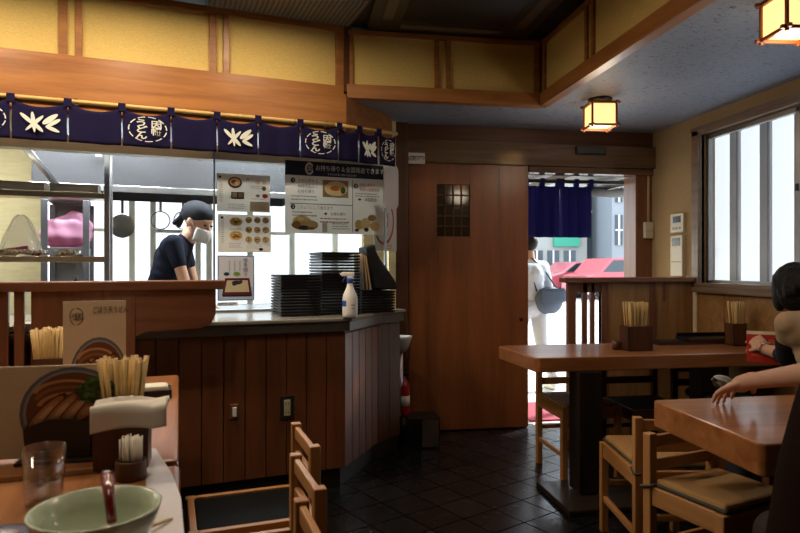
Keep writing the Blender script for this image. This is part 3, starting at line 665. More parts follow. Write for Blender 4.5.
def panel(P, Q, zb0, zb1, kind, sag):
    """P,Q kitchen-frame ends of the panel on the rod"""
    d = Vector((Q[0]-P[0], Q[1]-P[1], 0)); W = d.length; ang = math.atan2(d.y, d.x); H = zr-(zb0+zb1)/2
    ph = random.random()*6
    def yy(a, b): return -.002-(.006*math.sin(a*W*28+ph)+.003*math.sin(a*W*60+ph*2))*(.3+.7*(1-b))
    def fn(a, b):
        top = -.012-sag*math.sin(PI*a)**.8; bot = -H+(zb1-zb0)*0
        z = bot+(top-bot)*b; g = .004
        return (g+(W-2*g)*(a+.006*math.sin(b*6+ph)*(1-b)), yy(a, b), z)
    o = MB().grid(fn, 28, 10).build('curtain_panel', NAVY, noren, loc=(P[0], P[1], zr), rz=ang, solid=.0015)
    for xx in (0,):
        MB().box(-.018, .018, -.013, -.0115, -.03, .012).box(-.018, .018, -.0115, .0115, .011, .0125).box(-.018, .018, .0115, .013, -.03, .012).build('hanging_loop', NAVY, o, loc=(xx, 0, 0), bev=.0005)
    if kind == 'leaf':
        m = MB(); sc = W/430 if W > .12 else W/430; i = 0
        for a, b, w_ in PETALS:
            i += 1; petal(m, ((a[0]-85)*sc, -.000-(a[1]-70)*.225/380), ((b[0]-85)*sc, -.000-(b[1]-70)*.225/380), w_*.00062, W, H, None, -.0125-i*.0001)
        m.build('leaf_emblem', CREAM, o)
    if kind == 'seal':
        m = MB(); cx, cz = W*.52, -H*.55; rx, rz_ = W*.40, H*.32
        for i in range(11):
            for q in range(4):
                p = []
                for aa, rr in ((q, 1), (q+1, 1), (q+1, .94), (q, .94)):
                    an = 2*PI*(i+aa*.72/4)/11; p.append(m.bm.verts.new((cx+rx*rr*math.cos(an), -.0125, cz+rz_*rr*math.sin(an))))
                m.bm.faces.new(p)
        m.build('dashed_ring', CREAM, o)
        k = min(1, W/.21)
        text('因\n幡', .062, CREAM, o, (cx+rx*.46, -.0125, cz+rz_*.12), align='CENTER', bold=.0012, line=.85, fit=(rx*.56, rz_*1.15))
        text('う\nど\nん', .058, CREAM, o, (cx-rx*.32, -.0125, cz-rz_*.02), align='CENTER', bold=.0014, line=.8, fit=(rx*.62, rz_*1.55))
LP = [-90, -45, 11, 68, 122, 171, 217, 258, 300, 338]
KD = ['plain', 'seal', 'leaf', 'plain', 'seal', 'plain', 'leaf', 'plain', 'seal']
ZBN = at_k(200, 150.5, RV)[1]
for i in range(9):
    panel((at_k(LP[i], 100, RV)[0], RV), (at_k(LP[i+1], 100, RV)[0], RV), ZBN, ZBN, KD[i], .03)
dv = Vector((re_[0]-ra, re_[1]-RV))
for i, kd in enumerate(['plain', 'leaf', 'seal']):
    p = (ra+dv.x*(i/3.05+.01), RV+dv.y*(i/3.05+.01)); q = (ra+dv.x*((i+1)/3.05), RV+dv.y*((i+1)/3.05))
    panel(p, q, ZBN, ZBN, kd, .025)
# steel rail behind curtain
zrl = at_k(200, 158, .28)[1]
t = MB().box(-3.3, at_k(388, 100, .28)[0], .28, .36, zrl, zrl+.09).build('kitchen_rail', flat('#c9cdbd', .4, name='pale_rail'), loc=KL, rz=KT, bev=.002)
tag(t, 'pale steel rail just behind the bottom of the navy curtain', 'rail')

# ------------------------------------------------------------------ kitchen interior
def kk(px, py, v): u, z = at_k(px, py, v); return u, z
# extraction hood
hu0 = kk(34, 170, 1.3)[0]; hu1 = kk(300, 170, 1.3)[0]
hz0 = kk(160, 191, 1.2)[1]
t = thing('extraction_hood', 'large brushed steel extraction hood over the cooking line', 'extractor hood', KL, KT)
t['label'] = 'large brushed steel extraction hood above the cook'
m = MB(); m.box(hu0, hu1, 1.2, 1.205, hz0, 2.36).box(hu0, hu1, 2.0, 2.005, hz0, 2.36).box(hu0, hu0+.005, 1.2, 2.0, hz0, 2.36).box(hu1-.005, hu1, 1.2, 2.0, hz0, 2.36)
m.build('canopy', flat((.09, .09, .095), .5, .6, name='hood_steel'), t); MB().box(hu0, hu1, 1.2, 2.0, 2.02, 2.03).build('filter_panel', STEELD, t)
MB().box(hu0-.012, hu1+.012, 1.188, 1.2, hz0-.015, hz0+.03).box(hu0-.012, hu0, 1.188, 2.02, hz0-.015, hz0+.03).build('drip_rim', STEEL, t, bev=.003)
# slanting pale duct edge at the left
a_ = kk(20, 147, .5); b_ = kk(56, 184, 1.2)
tag(MB().tube([(a_[0], .5, a_[1]+.04), (b_[0], 1.2, b_[1])], .022).build('duct_strut', STEEL, loc=KL, rz=KT), 'slanting steel strut between the rail and the hood', 'strut')
# pass-through rack with post
PV = .60
pu, pzb = kk(107, 279, PV)
t = thing('steel_rack', 'tall steel pass-through rack with two shelves', 'rack', KL, KT)
MB().box(pu-.016, pu+.016, PV-.016, PV+.016, 0, 2.36).build('post', STEEL, t, bev=.003)
MB().box(pu-.016, pu+.016, PV+.34, PV+.37, 0, 2.36).build('post', STEEL, t, bev=.003)
z1_ = kk(50, 258, PV)[1]; z2_ = kk(50, 193, PV)[1]
for z in (z1_, z2_): MB().box(-3.3, pu, PV, PV+.36, z-.0, z+.006).box(-3.3, pu, PV-.012, PV, z-.022, z+.014).build('shelf', flat((.50, .42, .30), .3, .9, name='warm_steel'), t, bev=.002)
MB().box(-3.2, -3.17, PV-.016, PV+.016, 0, 2.36).build('post', STEEL, t, bev=.003)
# steel pans on the upper shelf
for i, (p0_, p1_) in enumerate(((-14, 44), (50, 98))):
    ua = kk(p0_, 190, PV+.03)[0]; ub = kk(p1_, 190, PV+.03)[0]; x, y = k2r(ua, PV+.03)
    t = thing('steel_pan', ['deep steel pan on the upper rack shelf at the window side of the kitchen', 'deep steel pan on the upper rack shelf beside the post'][i], 'pan', (x, y, z2_+.007), KT, group=None)
    t['label'] = ['wider deep steel pan on the upper rack shelf, cut by the photo edge', 'deep steel pan on the upper rack shelf next to the post'][i]
    W_ = ub-ua; h = .058
    MB().box(0, W_, 0, .25, 0, .003).box(0, W_, 0, .003, 0, h).box(0, W_, .247, .25, 0, h).box(0, .003, 0, .25, 0, h).box(W_-.003, W_, 0, .25, 0, h).build('body', flat((.42, .35, .26), .35, .85, name='pan_steel'), t)
    MB().box(-.008, W_+.008, -.008, .003, h, h+.003).box(-.008, W_+.008, .247, .258, h, h+.003).box(-.008, .003, 0, .25, h, h+.003).box(W_-.003, W_+.008, 0, .25, h, h+.003).build('rim', STEEL, t)
# fried food in foil on the lower shelf
FOIL = flat((.8, .8, .82), .25, 1, name='foil')
labs = ['fried food in crumpled foil at the photo edge of the lower rack shelf', 'orange fried food in foil beside the plastic bag', 'brown fried food in foil next to the rack post']
for i, (px, c) in enumerate(((8, '#b5854a'), (34, '#b8622e'), (68, '#a8743c'))):
    u, z = kk(px, 250, PV+.1); x, y = k2r(u, PV+.09); rr = random.Random(i)
    t = thing('foil_dish', labs[i], 'food', (x, y, z1_+.007), KT)
    MB().grid(lambda a, b: ((a-.5)*.135, (b-.5)*.15, .002+.04*max(abs(a-.5), abs(b-.5))**1.5*2.2+.012*math.sin(a*31+b*17+i)*max(abs(a-.5), abs(b-.5))*2+.004), 24, 20, False).build('foil', FOIL, t, solid=.001)
    m = MB()
    for k in range(9): m.ball((rr.uniform(-.035, .035), rr.uniform(-.04, .04), .022+rr.uniform(0, .018)), (rr.uniform(.016, .03), rr.uniform(.012, .02), rr.uniform(.01, .016)), Matrix.Rotation(rr.random()*3, 4, 'Z'), 10, 6)
    m.build('fried_pieces', flat(c, .6, bump=.6, bscale=120), t)
# plastic bag hanging
u, z = kk(14, 232, PV+.05)
t = thing('plastic_bag', 'clear plastic bag with pink print standing on the lower rack shelf', 'bag', k2r(u, PV+.27)+(z1_+.008,), KT)
PLASTIC = glass('thin_plastic', (.93, .93, .95), .2, frost=.2)
hb = kk(14, 207, PV)[1]-z1_-.03
def bagg(a, b):
    r = .10*(1-b)**.6+.012+.012*math.sin(a*2*PI*7+b*9)*(1-b*.5); an = a*2*PI
    return (r*math.cos(an)*(1.1), r*.6*math.sin(an), b*hb)
MB().grid(bagg, 60, 16).build('bag_body', PLASTIC, t)
MB().grid(lambda a, b: (-.05+a*.10, -.070-.006*math.sin(a*9), .02+b*.035+a*.02), 12, 3).build('pink_print', flat('#d2568e', .5), t)
# shelf cabinet behind with pink bag
cv = 1.15; c0 = kk(44, 225, cv)[0]; c1 = kk(86, 225, cv)[0]; cz0 = kk(60, 247, cv)[1]; cz1 = kk(60, 199, cv)[1]
t = thing('steel_cabinet', 'open grey steel cabinet behind the food shelf', 'cabinet', KL, KT)
m = MB()
for u in (c0, c1): m.box(u-.02, u+.02, cv, cv+.03, 0, cz1).box(u-.02, u+.02, cv+.4, cv+.43, 0, cz1)
m.build('frame', STEELD, t, bev=.002)
for za_, zb2 in ((cz1, cz1+.03), (cz0-.05, cz0), (.5, .53)): MB().box(c0, c1, cv, cv+.42, za_, zb2).build('shelf', STEELD, t, bev=.002)
MB().box(c0, c1, cv+.42, cv+.43, .2, cz1).build('back_panel', flat((.35, .35, .36), .4, .8), t)
u, z = kk(66, 240, cv+.15); x, y = k2r(u, cv+.18)
def pink(a, b):
    an = a*2*PI; r = math.sin(PI*(b*.94+.03))**.7*(1+.08*math.sin(a*2*PI*8+b*6)+.05*math.sin(b*20+a*9))
    return (.16*r*math.cos(an), .12*r*math.sin(an), .115-.115*math.cos(PI*b)+.03*math.cos(an)*b)
o = MB().grid(pink, 64, 24).build('pink_bag', transl('pink_film', '#ecaecb', .4, .35), loc=(x, y, cz0+.006), rz=KT)
tag(o, 'crumpled pink plastic bag in the steel cabinet', 'bag')
u, z = kk(30, 272, 1.0); x, y = k2r(u-.1, .95)
t = thing('prep_table', 'pale kitchen prep table below the food shelf', 'table', (x, y, 0), KT)
MB().box(-.6, .35, -.25, .15, .84, .88).build('table_top', flat('#cfc8b4', .4), t, bev=.004)
for sx_ in (-.55, .3):
    for sy_ in (-.22, .12): MB().tube([(sx_, sy_, 0), (sx_, sy_, .84)], .018).build('leg', STEEL, t)
def kitem(name, label, cat, px, v, zbase, fn):
    u, z = kk(px, 270, v); t = thing(name, label, cat, k2r(u, v)+(zbase,), KT); fn(t); return t
kitem('blue_bottle', 'blue cleaning bottle below the steel cabinet', 'bottle', 76, .98, .885, lambda t: (MB().lathe([(.028, 0), (.03, .01), (.03, .17), (.012, .21), (.012, .23)], 20).build('bottle_body', flat('#2c56b8', .4), t), MB().lathe([(.014, .23), (.014, .255), (0, .255)], 16).build('cap', WHITE, t)))
kitem('steel_canister', 'small steel canister below the steel cabinet', 'canister', 60, 1.0, .885, lambda t: (MB().lathe([(.045, 0), (.045, .12), (.04, .125)], 24).build('canister_body', STEEL, t), MB().lathe([(.047, .125), (.047, .14), (.01, .145), (.01, .16), (0, .16)], 24).build('lid', BLACK, t)))
# hanging rail with pan and strainers
hv = 2.05; hu_a = kk(112, 190, hv)[0]; hu_b = kk(205, 190, hv)[0]; hz_ = kk(150, 189, hv)[1]
t = thing('utensil_rail', 'steel hanging rail in front of the bright kitchen windows', 'rail', KL, KT)
MB().tube([(hu_a, hv, hz_), (hu_b, hv, hz_)], .008).build('bar', STEEL, t)
MB().tube([(hu_a+.02, hv, hz_), (hu_a+.02, VB, hz_)], .006).build('bracket', STEEL, t)
MB().tube([(hu_b-.02, hv, hz_), (hu_b-.02, VB, hz_)], .006).build('bracket', STEEL, t)
u, z = kk(122.5, 226, hv); R_ = 11.5/FPX*5.2
t = thing('frying_pan', 'steel pan hanging by its handle against the bright window', 'pan', k2r(u, hv-.01)+(z,), KT)
MB().lathe([(0, 0), (R_*.8, 0), (R_, .04), (R_*1.02, .045), (R_*.97, .042), (R_*.78, .006), (0, .006)], 36, M=Matrix.Rotation(PI/2, 4, 'X')).build('pan_body', flat('#b4b4b0', .35, .3), t)
MB().cbox((0, -.02, R_+.115), (.022, .008, .21)).build('handle', flat('#9c9486', .4, .3), t, bev=.003)
MB().tube([(0, -.02, R_+.21), (0, 0, hz_-z+.01), (0, .02, hz_-z-.005)], .003).build('hook', STEEL, t)
for i, (px, pyc) in enumerate(((160.5, 220), (183, 220))):
    u, z = kk(px, pyc, hv); R_ = 9/FPX*5.2
    t = thing('wire_strainer', ['round wire strainer hanging between the pan and the cook', 'round wire strainer hanging behind the head of the cook'][i], 'strainer', k2r(u, hv-.015)+(z,), KT)
    g = [(R_*math.cos(2*PI*k/32), 0, R_*math.sin(2*PI*k/32)) for k in range(33)]
    MB().tube(g, .005, 8, False).build('hoop', STEELD, t)
    m = MB()
    for k in range(-4, 5):
        q = R_*k/5; L = math.sqrt(R_*R_-q*q); m.tube([(q, .0, -L), (q, .02, 0), (q, 0, L)], .0008, 5).tube([(-L, .0, q), (0, .02, q), (L, 0, q)], .0008, 5)
    m.build('wire_mesh', STEEL, t)
    MB().cbox((0, 0, R_+.09), (.022, .012, .17)).build('handle', flat('#a89c84', .5), t, bev=.004)
    MB().tube([(0, 0, R_+.17), (0, 0, hz_-z+.012), (0, .02, hz_-z-.005)], .003).build('hook', STEEL, t)

# ------------------------------------------------------------------ people
HAIR = flat('#0d0907', .6, spec=.25, name='dark_hair', bump=.5, bscale=90)
def head(mb, M, r=1.0):
    T = lambda p: M @ Vector(p)
    mb.ball((0, 0, 0), 1, M @ Matrix.Translation((0, -.008, .035)) @ Matrix.Diagonal((.074, .094, .085, 1)), 24, 16)
    mb.ball((0, 0, 0), 1, M @ Matrix.Translation((0, .018, -.02)) @ Matrix.Diagonal((.062, .070, .080, 1)), 24, 16)
    mb.ball((0, 0, 0), 1, M @ Matrix.Translation((0, .052, -.078)) @ Matrix.Diagonal((.032, .028, .026, 1)), 14, 10)
    mb.tube([T((0, .078, .022)), T((0, .100, -.014)), T((0, .086, -.022))], [.009, .014, .009], 10)
    mb.ball((0, 0, 0), 1, M @ Matrix.Translation((0, .074, -.050)) @ Matrix.Diagonal((.024, .014, .010, 1)), 14, 8)
    mb.ball((0, 0, 0), 1, M @ Matrix.Translation((0, .074, .036)) @ Matrix.Diagonal((.046, .014, .010, 1)), 14, 8)
    for s in (-1, 1): mb.ball((0, 0, 0), 1, M @ Matrix.Translation((s*.075, -.004, .0)) @ Matrix.Rotation(s*.3, 4, 'Z') @ Matrix.Diagonal((.010, .020, .032, 1)), 12, 10)
def face(t, M):
    m = MB()
    for s in (-1, 1): m.ball((0, 0, 0), 1, M @ Matrix.Translation((s*.030, .082, .012)) @ Matrix.Diagonal((.013, .008, .007, 1)), 12, 8)
    m.build('eyes', flat('#1c1512', .3), t)
    MB().ball((0, 0, 0), 1, M @ Matrix.Translation((0, .086, -.052)) @ Matrix.Diagonal((.021, .006, .005, 1)), 12, 8).build('lips', flat('#8c4a40', .5), t)
def hand(mb, wrist, fdir, pnorm, curl=.5, side=1, thumb=.6, s=1.0):
    """wrist position, finger direction, palm normal; side picks the thumb side"""
    f = Vector(fdir).normalized(); n = Vector(pnorm); n = (n-f*n.dot(f)).normalized(); x = f.cross(n)*side; w_ = Vector(wrist)
    M = Matrix((x, f, n)).transposed().to_4x4()
    mb.ball((0, 0, 0), 1, Matrix.Translation(w_+f*.045*s) @ M @ Matrix.Diagonal((.040*s, .052*s, .016*s, 1)), 16, 10)
    mb.caps(w_-f*.02, w_+f*.03*s, .024*s, .026*s)
    for i, (ox, L) in enumerate(((.034, .068), (.0115, .078), (-.0115, .072), (-.034, .056))):
        p = w_+f*.074*s+x*ox*.9*s; d = (f+x*ox*6).normalized(); c = curl*(.8+.12*i)
        for sl, r in ((.42, .0088), (.32, .0080), (.26, .0070)):
            d = (d*math.cos(c*.6)+n*math.sin(c*.6)).normalized() if True else d
            q = p+d*L*sl*s; mb.caps(p, q, r*s, r*.94*s); p = q
            nn = (n-d*n.dot(d)); 
            if nn.length > .1: n2 = nn.normalized()
            else: n2 = -f
            d = (d*math.cos(c*.35)+n2*math.sin(c*.35)).normalized()
    p = w_+f*.022*s+x*.026*s; d = (f*.6+x*.75+n*thumb*.6).normalized()
    q = p+d*.036*s; mb.caps(p, q, .0125*s, .011*s); d2 = (d*.7+f*.5+n*.3).normalized(); q2 = q+d2*.030*s; mb.caps(q, q2, .010*s, .0085*s)
def bodyparts(t, J, shirt, trousers, shoe, skin=SKIN, sleeve=.95, rem=.005, headM=None, hands=(), fit=1.0):
    """J: joints in local coordinates"""
    V = {k: Vector(v) for k, v in J.items()}
    m = MB(); head(m, headM)
    nb = headM @ Vector((0, -.02, -.06)); m.caps(V['neck'], nb, .056, .052)
    m.caps(V['pelvis'], V['chest'], .10, .10)
    m.caps(V['chest'], V['neck'], .09, .055)
    for s in 'LR':
        m.caps(V['sh'+s], V['el'+s], .042, .036); m.caps(V['el'+s], V['wr'+s], .036, .024); m.caps(V['chest'], V['sh'+s], .07, .045)
        m.caps(V['hip'+s], V['kn'+s], .075, .050); m.caps(V['kn'+s], V['an'+s], .046, .034)
        f = V['to'+s]-V['an'+s]; m.caps(V['an'+s], V['to'+s], .034, .028)
    for h in hands: hand(m, *h)
    m.build('body', skin, t, remesh=rem)
    # shirt
    m = MB(); ch, pe, nk = V['chest'], V['pelvis'], V['neck']; side = (V['shR']-V['shL']).normalized()
    for k in range(7):
        a = k/6; c = pe.lerp(ch, a); wv = .125+.03*a; dv_ = .098+.012*a
        up = (ch-pe).normalized(); fw = up.cross(side).normalized(); R = Matrix((side, -fw, up)).transposed().to_4x4()
        m.ball((0, 0, 0), 1, Matrix.Translation(c) @ R @ Matrix.Diagonal((wv*fit, dv_*fit, .09, 1)), 22, 12)
    m.caps(V['shL'], V['shR'], .060*fit, .060*fit); m.caps(ch, nk-(nk-ch)*.18, .125*fit, .062)
    m.caps(V['shL'].lerp(ch, .35), V['shR'].lerp(ch, .35), .09*fit, .09*fit)
    for s in 'LR':
        e = V['sh'+s].lerp(V['el'+s], min(sleeve, 1)); m.caps(V['sh'+s], e, .058*fit, .050*fit)
        if sleeve > 1: m.caps(V['el'+s], V['el'+s].lerp(V['wr'+s], sleeve-1), .048*fit, .036*fit)
    m.build('shirt', shirt, t, remesh=.010)
    m = MB(); m.caps(V['hipL'], V['hipR'], .105, .105); m.caps(V['pelvis'], V['hipL'].lerp(V['hipR'], .5), .12, .11)
    for s in 'LR': m.caps(V['hip'+s], V['kn'+s], .095, .066); m.caps(V['kn'+s], V['an'+s]+Vector((0, 0, .02)), .064, .050)
    m.build('trousers', trousers, t, remesh=.011)
    for s in 'LR':
        a, b = V['an'+s], V['to'+s]; m = MB(); m.caps((a.x, a.y, .045), (b.x, b.y, .036), .044, .036); m.build('shoe', shoe, t, remesh=.008)
def orient(loc, yaw=0, pitch=0, roll=0):
    return Matrix.Translation(loc) @ Matrix.Rotation(yaw, 4, 'Z') @ Matrix.Rotation(pitch, 4, 'X') @ Matrix.Rotation(roll, 4, 'Y')
# cook: local +y is the way he faces (towards +u of the kitchen)
cvv = .80
cu, cz = kk(200, 221, cvv)
loc = k2r(cu-.17, cvv)
SK2 = flat('#cf9f84', .5, name='cook_skin')
t = thing('person', 'cook in navy t-shirt, black head scarf and white mask leaning over the work top', 'person', loc+(0,), KT-PI/2-.22)
HZ_ = cz
HM = orient((0, .155, HZ_-.012), -.5, -.40, 0) @ Matrix.Scale(1.08, 4)
J = dict(pelvis=(0, -.12, .92), chest=(0, -.005, 1.25), neck=(0, .10, 1.40), shL=(-.175, .03, 1.35), shR=(.175, .03, 1.35), elL=(-.20, .10, 1.09), elR=(.21, .11, 1.09),
         wrL=(-.12, .20, .95), wrR=(.14, .19, .94), hipL=(-.09, -.12, .90), hipR=(.09, -.12, .90), knL=(-.10, -.09, .48), knR=(.10, -.09, .48), anL=(-.10, -.13, .07), anR=(.10, -.13, .07), toL=(-.11, .03, .035), toR=(.11, .03, .035))
bodyparts(t, J, flat('#141a2c', .85, spec=.2, name='navy_tshirt'), flat('#1a1a1e', .8), WHITE, SK2, .50, headM=HM,
    hands=[((-.12, .20, .95), (.5, 1, -.6), (0, -.2, -1), .7, -1), ((.14, .19, .94), (-.5, 1, -.6), (0, -.2, -1), .7, 1)])
face(t, HM)
m = MB(); m.ball((0, 0, 0), 1, HM @ Matrix.Translation((0, -.022, .055)) @ Matrix.Rotation(.12, 4, 'X') @ Matrix.Diagonal((.088, .108, .080, 1)), 24, 14)
m.ball((0, 0, 0), 1, HM @ Matrix.Translation((0, -.115, .005)) @ Matrix.Diagonal((.03, .03, .03, 1)), 12, 8)
m.caps(HM @ Vector((.01, -.12, .0)), HM @ Vector((.015, -.15, -.06)), .014, .018); m.caps(HM @ Vector((-.01, -.12, .0)), HM @ Vector((-.02, -.14, -.07)), .014, .018)
m.build('head_scarf', flat('#10131f', .8), t, remesh=.006)
def mask(a, b):
    an = (a-.5)*2.3; rx, ry = .071, .094; k = 1+.12*math.cos((b-.5)*PI)*math.cos(an)
    return HM @ Vector((rx*math.sin(an)*k, .012+ry*math.cos(an)*k, -.012-.085*b*(1-.0*a)))
MB().grid(mask, 20, 10).build('face_mask', flat('#dcdcda', .7), t, solid=.003)
MB().tube([HM @ Vector((.07, .04, -.02)), HM @ Vector((.078, .0, .02))], .0015).tube([HM @ Vector((.07, .04, -.08)), HM @ Vector((.076, -.01, -.02))], .0015).build('ear_loop', WHITE, t)
# cook's work top
u, z = kk(205, 280, .9)
t = thing('work_bench', 'low steel work bench in front of the cook', 'bench', k2r(-.25, 1.10)+(0,), KT)
MB().box(-.40, .8, -.3, .3, .86, .9).build('bench_top', STEEL, t, bev=.004)
for a in (-.36, .75):
    for b in (-.25, .25): MB().tube([(a, b, 0), (a, b, .86)], .02).build('leg', STEEL, t)

# ------------------------------------------------------------------ left divider (in the kitchen frame)
DV = -.68
ue, ze = at_k(224, 279.5, DV); zc = ze
t = thing('room_divider', 'reddish wood divider with slats behind the chopstick holders', 'divider', KL, KT)
MB().box(-3.3, ue, DV-.03, DV+.07, zc-.042, zc).build('cap_rail', PARTW[0], t, bev=.006)
uL = at_k(40, 330, DV)[0]; uR = at_k(135, 330, DV)[0]; uE = at_k(216, 310, DV)[0]
MB().box(uL, uR, DV, DV+.035, .08, zc-.042).build('solid_panel', PARTW[2], t, bev=.002)
ub_ = at_k(180, 330, DV)[1]
pts = [(uR, zc-.042), (uR, ub_-.02), (uR+.05, ub_-.0), (uE-.07, ub_+.005), (uE-.02, ub_+.025), (uE, ub_+.07), (uE, zc-.042)]
MB().xprism(pts, DV-.0, DV+.045).build('bracket_panel', PARTW[0], t, bev=.004)
MB().box(uE-.07, uE-.03, DV+.04, vf, ub_+.05, ub_+.10).build('tie_bar', PARTW[0], t)
for px in (3, 19, 36, -14, -31, -48):
    u = at_k(px, 330, DV)[0]; MB().box(u-.018, u+.018, DV+.0, DV+.03, .7, zc-.042).build('slat', PARTW[2], t, bev=.002)
MB().box(-3.3, uL, DV, DV+.035, .66, .70).box(-3.3, uL, DV+.005, DV+.03, .08, .66).build('lower_panel', PARTW[0], t)
MB().box(-3.3, uR, DV-.005, DV+.04, 0, .08).build('base_rail', DARKW[0], t)
# white dishes seen between the slats
for i, (px, v) in enumerate(((10, -.52), (32, -.5), (22, -.52))):
    u, z = at_k(px, 340, v)
    pass
t = thing('side_shelf', 'narrow shelf with dishes behind the divider slats', 'shelf', KL, KT)
zs = at_k(20, 332, -.5)[1]
MB().box(-3.2, uL+.05, DV+.06, vf-.07, zs-.02, zs).build('shelf_board', DARKW[0], t)
for px in (0, 45):
    u = at_k(px, 340, -.52)[0]; MB().box(u-.012, u+.012, DV+.06, vf-.07, 0, zs-.02).build('bracket', DARKW[0], t)
for i, (px, n) in enumerate(((8, 3), (30, 4))):
    u, _ = at_k(px, 325, -.52)
    for k in range(n):
        x, y = k2r(u, -.52)
        o = MB().lathe([(0, 0), (.035, 0), (.07, .014), (.072, .016), (.034, .004), (0, .004)], 28).build('small_plate', flat('#cfccc4', .3, name='porcelain'), loc=(x, y, zs+.001+k*.009))
        tag(o, 'small white plate in the stack %s seen through the divider slats' % ('of three' if i == 0 else 'of four'), 'plate', 'stacked plates of %s' % ('the low stack' if i == 0 else 'the higher stack'))

# ------------------------------------------------------------------ left tables
ZT1 = .73
UTR = -.985
def table(name, label, u0, u1, v0, v1):
    t = thing(name, label, 'table', k2r((u0+u1)/2, (v0+v1)/2)+(0,), KT-math.radians(2.6)); w_, d_ = (u1-u0)/2, (v1-v0)/2
    MB().box(-w_, w_, -d_, d_, ZT1-.055, ZT1).build('table_top', TABW[1], t, bev=.012)
    MB().cbox((0, 0, .36), (.12, .12, .64)).build('pedestal', BLACKW[2], t, bev=.004)
    MB().box(-.25, .25, -.25, .25, 0, .04).build('base_plate', BLACKW[0], t, bev=.004)
    return t
table('dining_table', 'orange brown table carrying the pale green bowl', -1.80, -1.035, -3.05, -2.04)
table('dining_table', 'orange brown table against the slatted divider', -1.75, -.985, -2.005, DV-.06)
def onk(px, py, z=ZT1):
    x, y, _ = at_z(px, py, z); return x, y
# laminated sheet at the table edge
p = [onk(*q) for q in ((147, 447), (156, 449), (172, 474), (181, 498), (184, 533), (186, 600), (150, 600), (148, 533), (146, 480))]
m = MB(); cxy = p[0]
m.prism([(a-cxy[0], b-cxy[1]) for a, b in p], 0, .0015)
tag(m.build('paper_mat', flat('#dcd8dc', .18, name='glossy_sheet'), loc=(cxy[0], cxy[1], ZT1+.0005)), 'glossy white sheet with a rounded corner on the near table edge', 'table mat')
# bowl + spoon
KCOL = flat('#bccab0', .25, name='celadon_glaze', coat=.4)
bx, by, _ = at_z(96, 518, ZT1+.07)
t = thing('noodle_bowl', 'pale green bowl at the near edge of the table', 'bowl', (bx, by, ZT1+.001), 0)
R = .097
MB().lathe([(.040, 0), (.042, .012), (.045, .014), (.075, .030), (.088, .058), (R, .084), (R+.001, .088), (R-.004, .088), (.083, .060), (.066, .032), (.03, .020), (0, .018)], 56).build('bowl_body', KCOL, t)
MB().lathe([(.0, .021), (.05, .024), (.062, .031), (.0, .031)], 40).build('broth', flat('#8a7350', .15), t)
t = thing('spoon', 'dark red lacquer spoon standing in the pale green bowl', 'spoon', (bx, by, ZT1+.04), 0)
RED = flat('#6e1f1a', .18, name='red_lacquer', coat=.5)
sp0 = at_D(112, 521, .985); sp1 = at_D(107, 476, 1.045)
q0 = Vector(sp0)-Vector((bx, by, ZT1+.04)); q1 = Vector(sp1)-Vector((bx, by, ZT1+.04))
MB().tube([q0, q0.lerp(q1, .5), q1], [.0075, .0085, .0105], 14).ball(q1, .0105).build('handle', RED, t)
MB().lathe([(.0, 0), (.02, .003), (.028, .012), (.026, .013), (.018, .006), (0, .003)], 28, c=(q0.x, q0.y, -.014)).build('spoon_bowl', RED, t)
# chopsticks resting to the right of the bowl
a = Vector(at_z(134, 531, ZT1+.06)); b = Vector(at_z(172, 518, ZT1+.004))
tag(MB().tube([Vector(at_z(150, 526, ZT1+.012)), b], [.0035, .0025], 8).build('chopstick', CHOP), 'loose wooden chopstick beside the pale green bowl', 'chopstick')
# blue dish under bowl left
x, y = onk(22, 530)
tag(MB().lathe([(0, 0), (.05, 0), (.066, .010), (.062, .011), (.045, .004), (0, .003)], 36).build('blue_dish', flat('#1d2c52', .25), loc=(x-.02, y-.06, ZT1+.001)), 'small dark blue dish at the left of the bowl', 'dish')
# glass
x, y = onk(44, 503)
t = thing('water_glass', 'clear tumbler in front of the menu board', 'glass', (x, y, ZT1+.001), 0)
TG = glass('tumbler_glass', (.93, .93, .93), .03, gl=.4)
MB().lathe([(.030, 0), (.034, .004), (.0395, .112), (.0375, .112), (.0325, .014), (0, .012)], 40).build('tumbler', TG, t)
MB().lathe([(0, .014), (.032, .014), (.0335, .04), (0, .04)], 40).build('water', glass('water', (.8, .8, .8), .02, gl=.3), t)
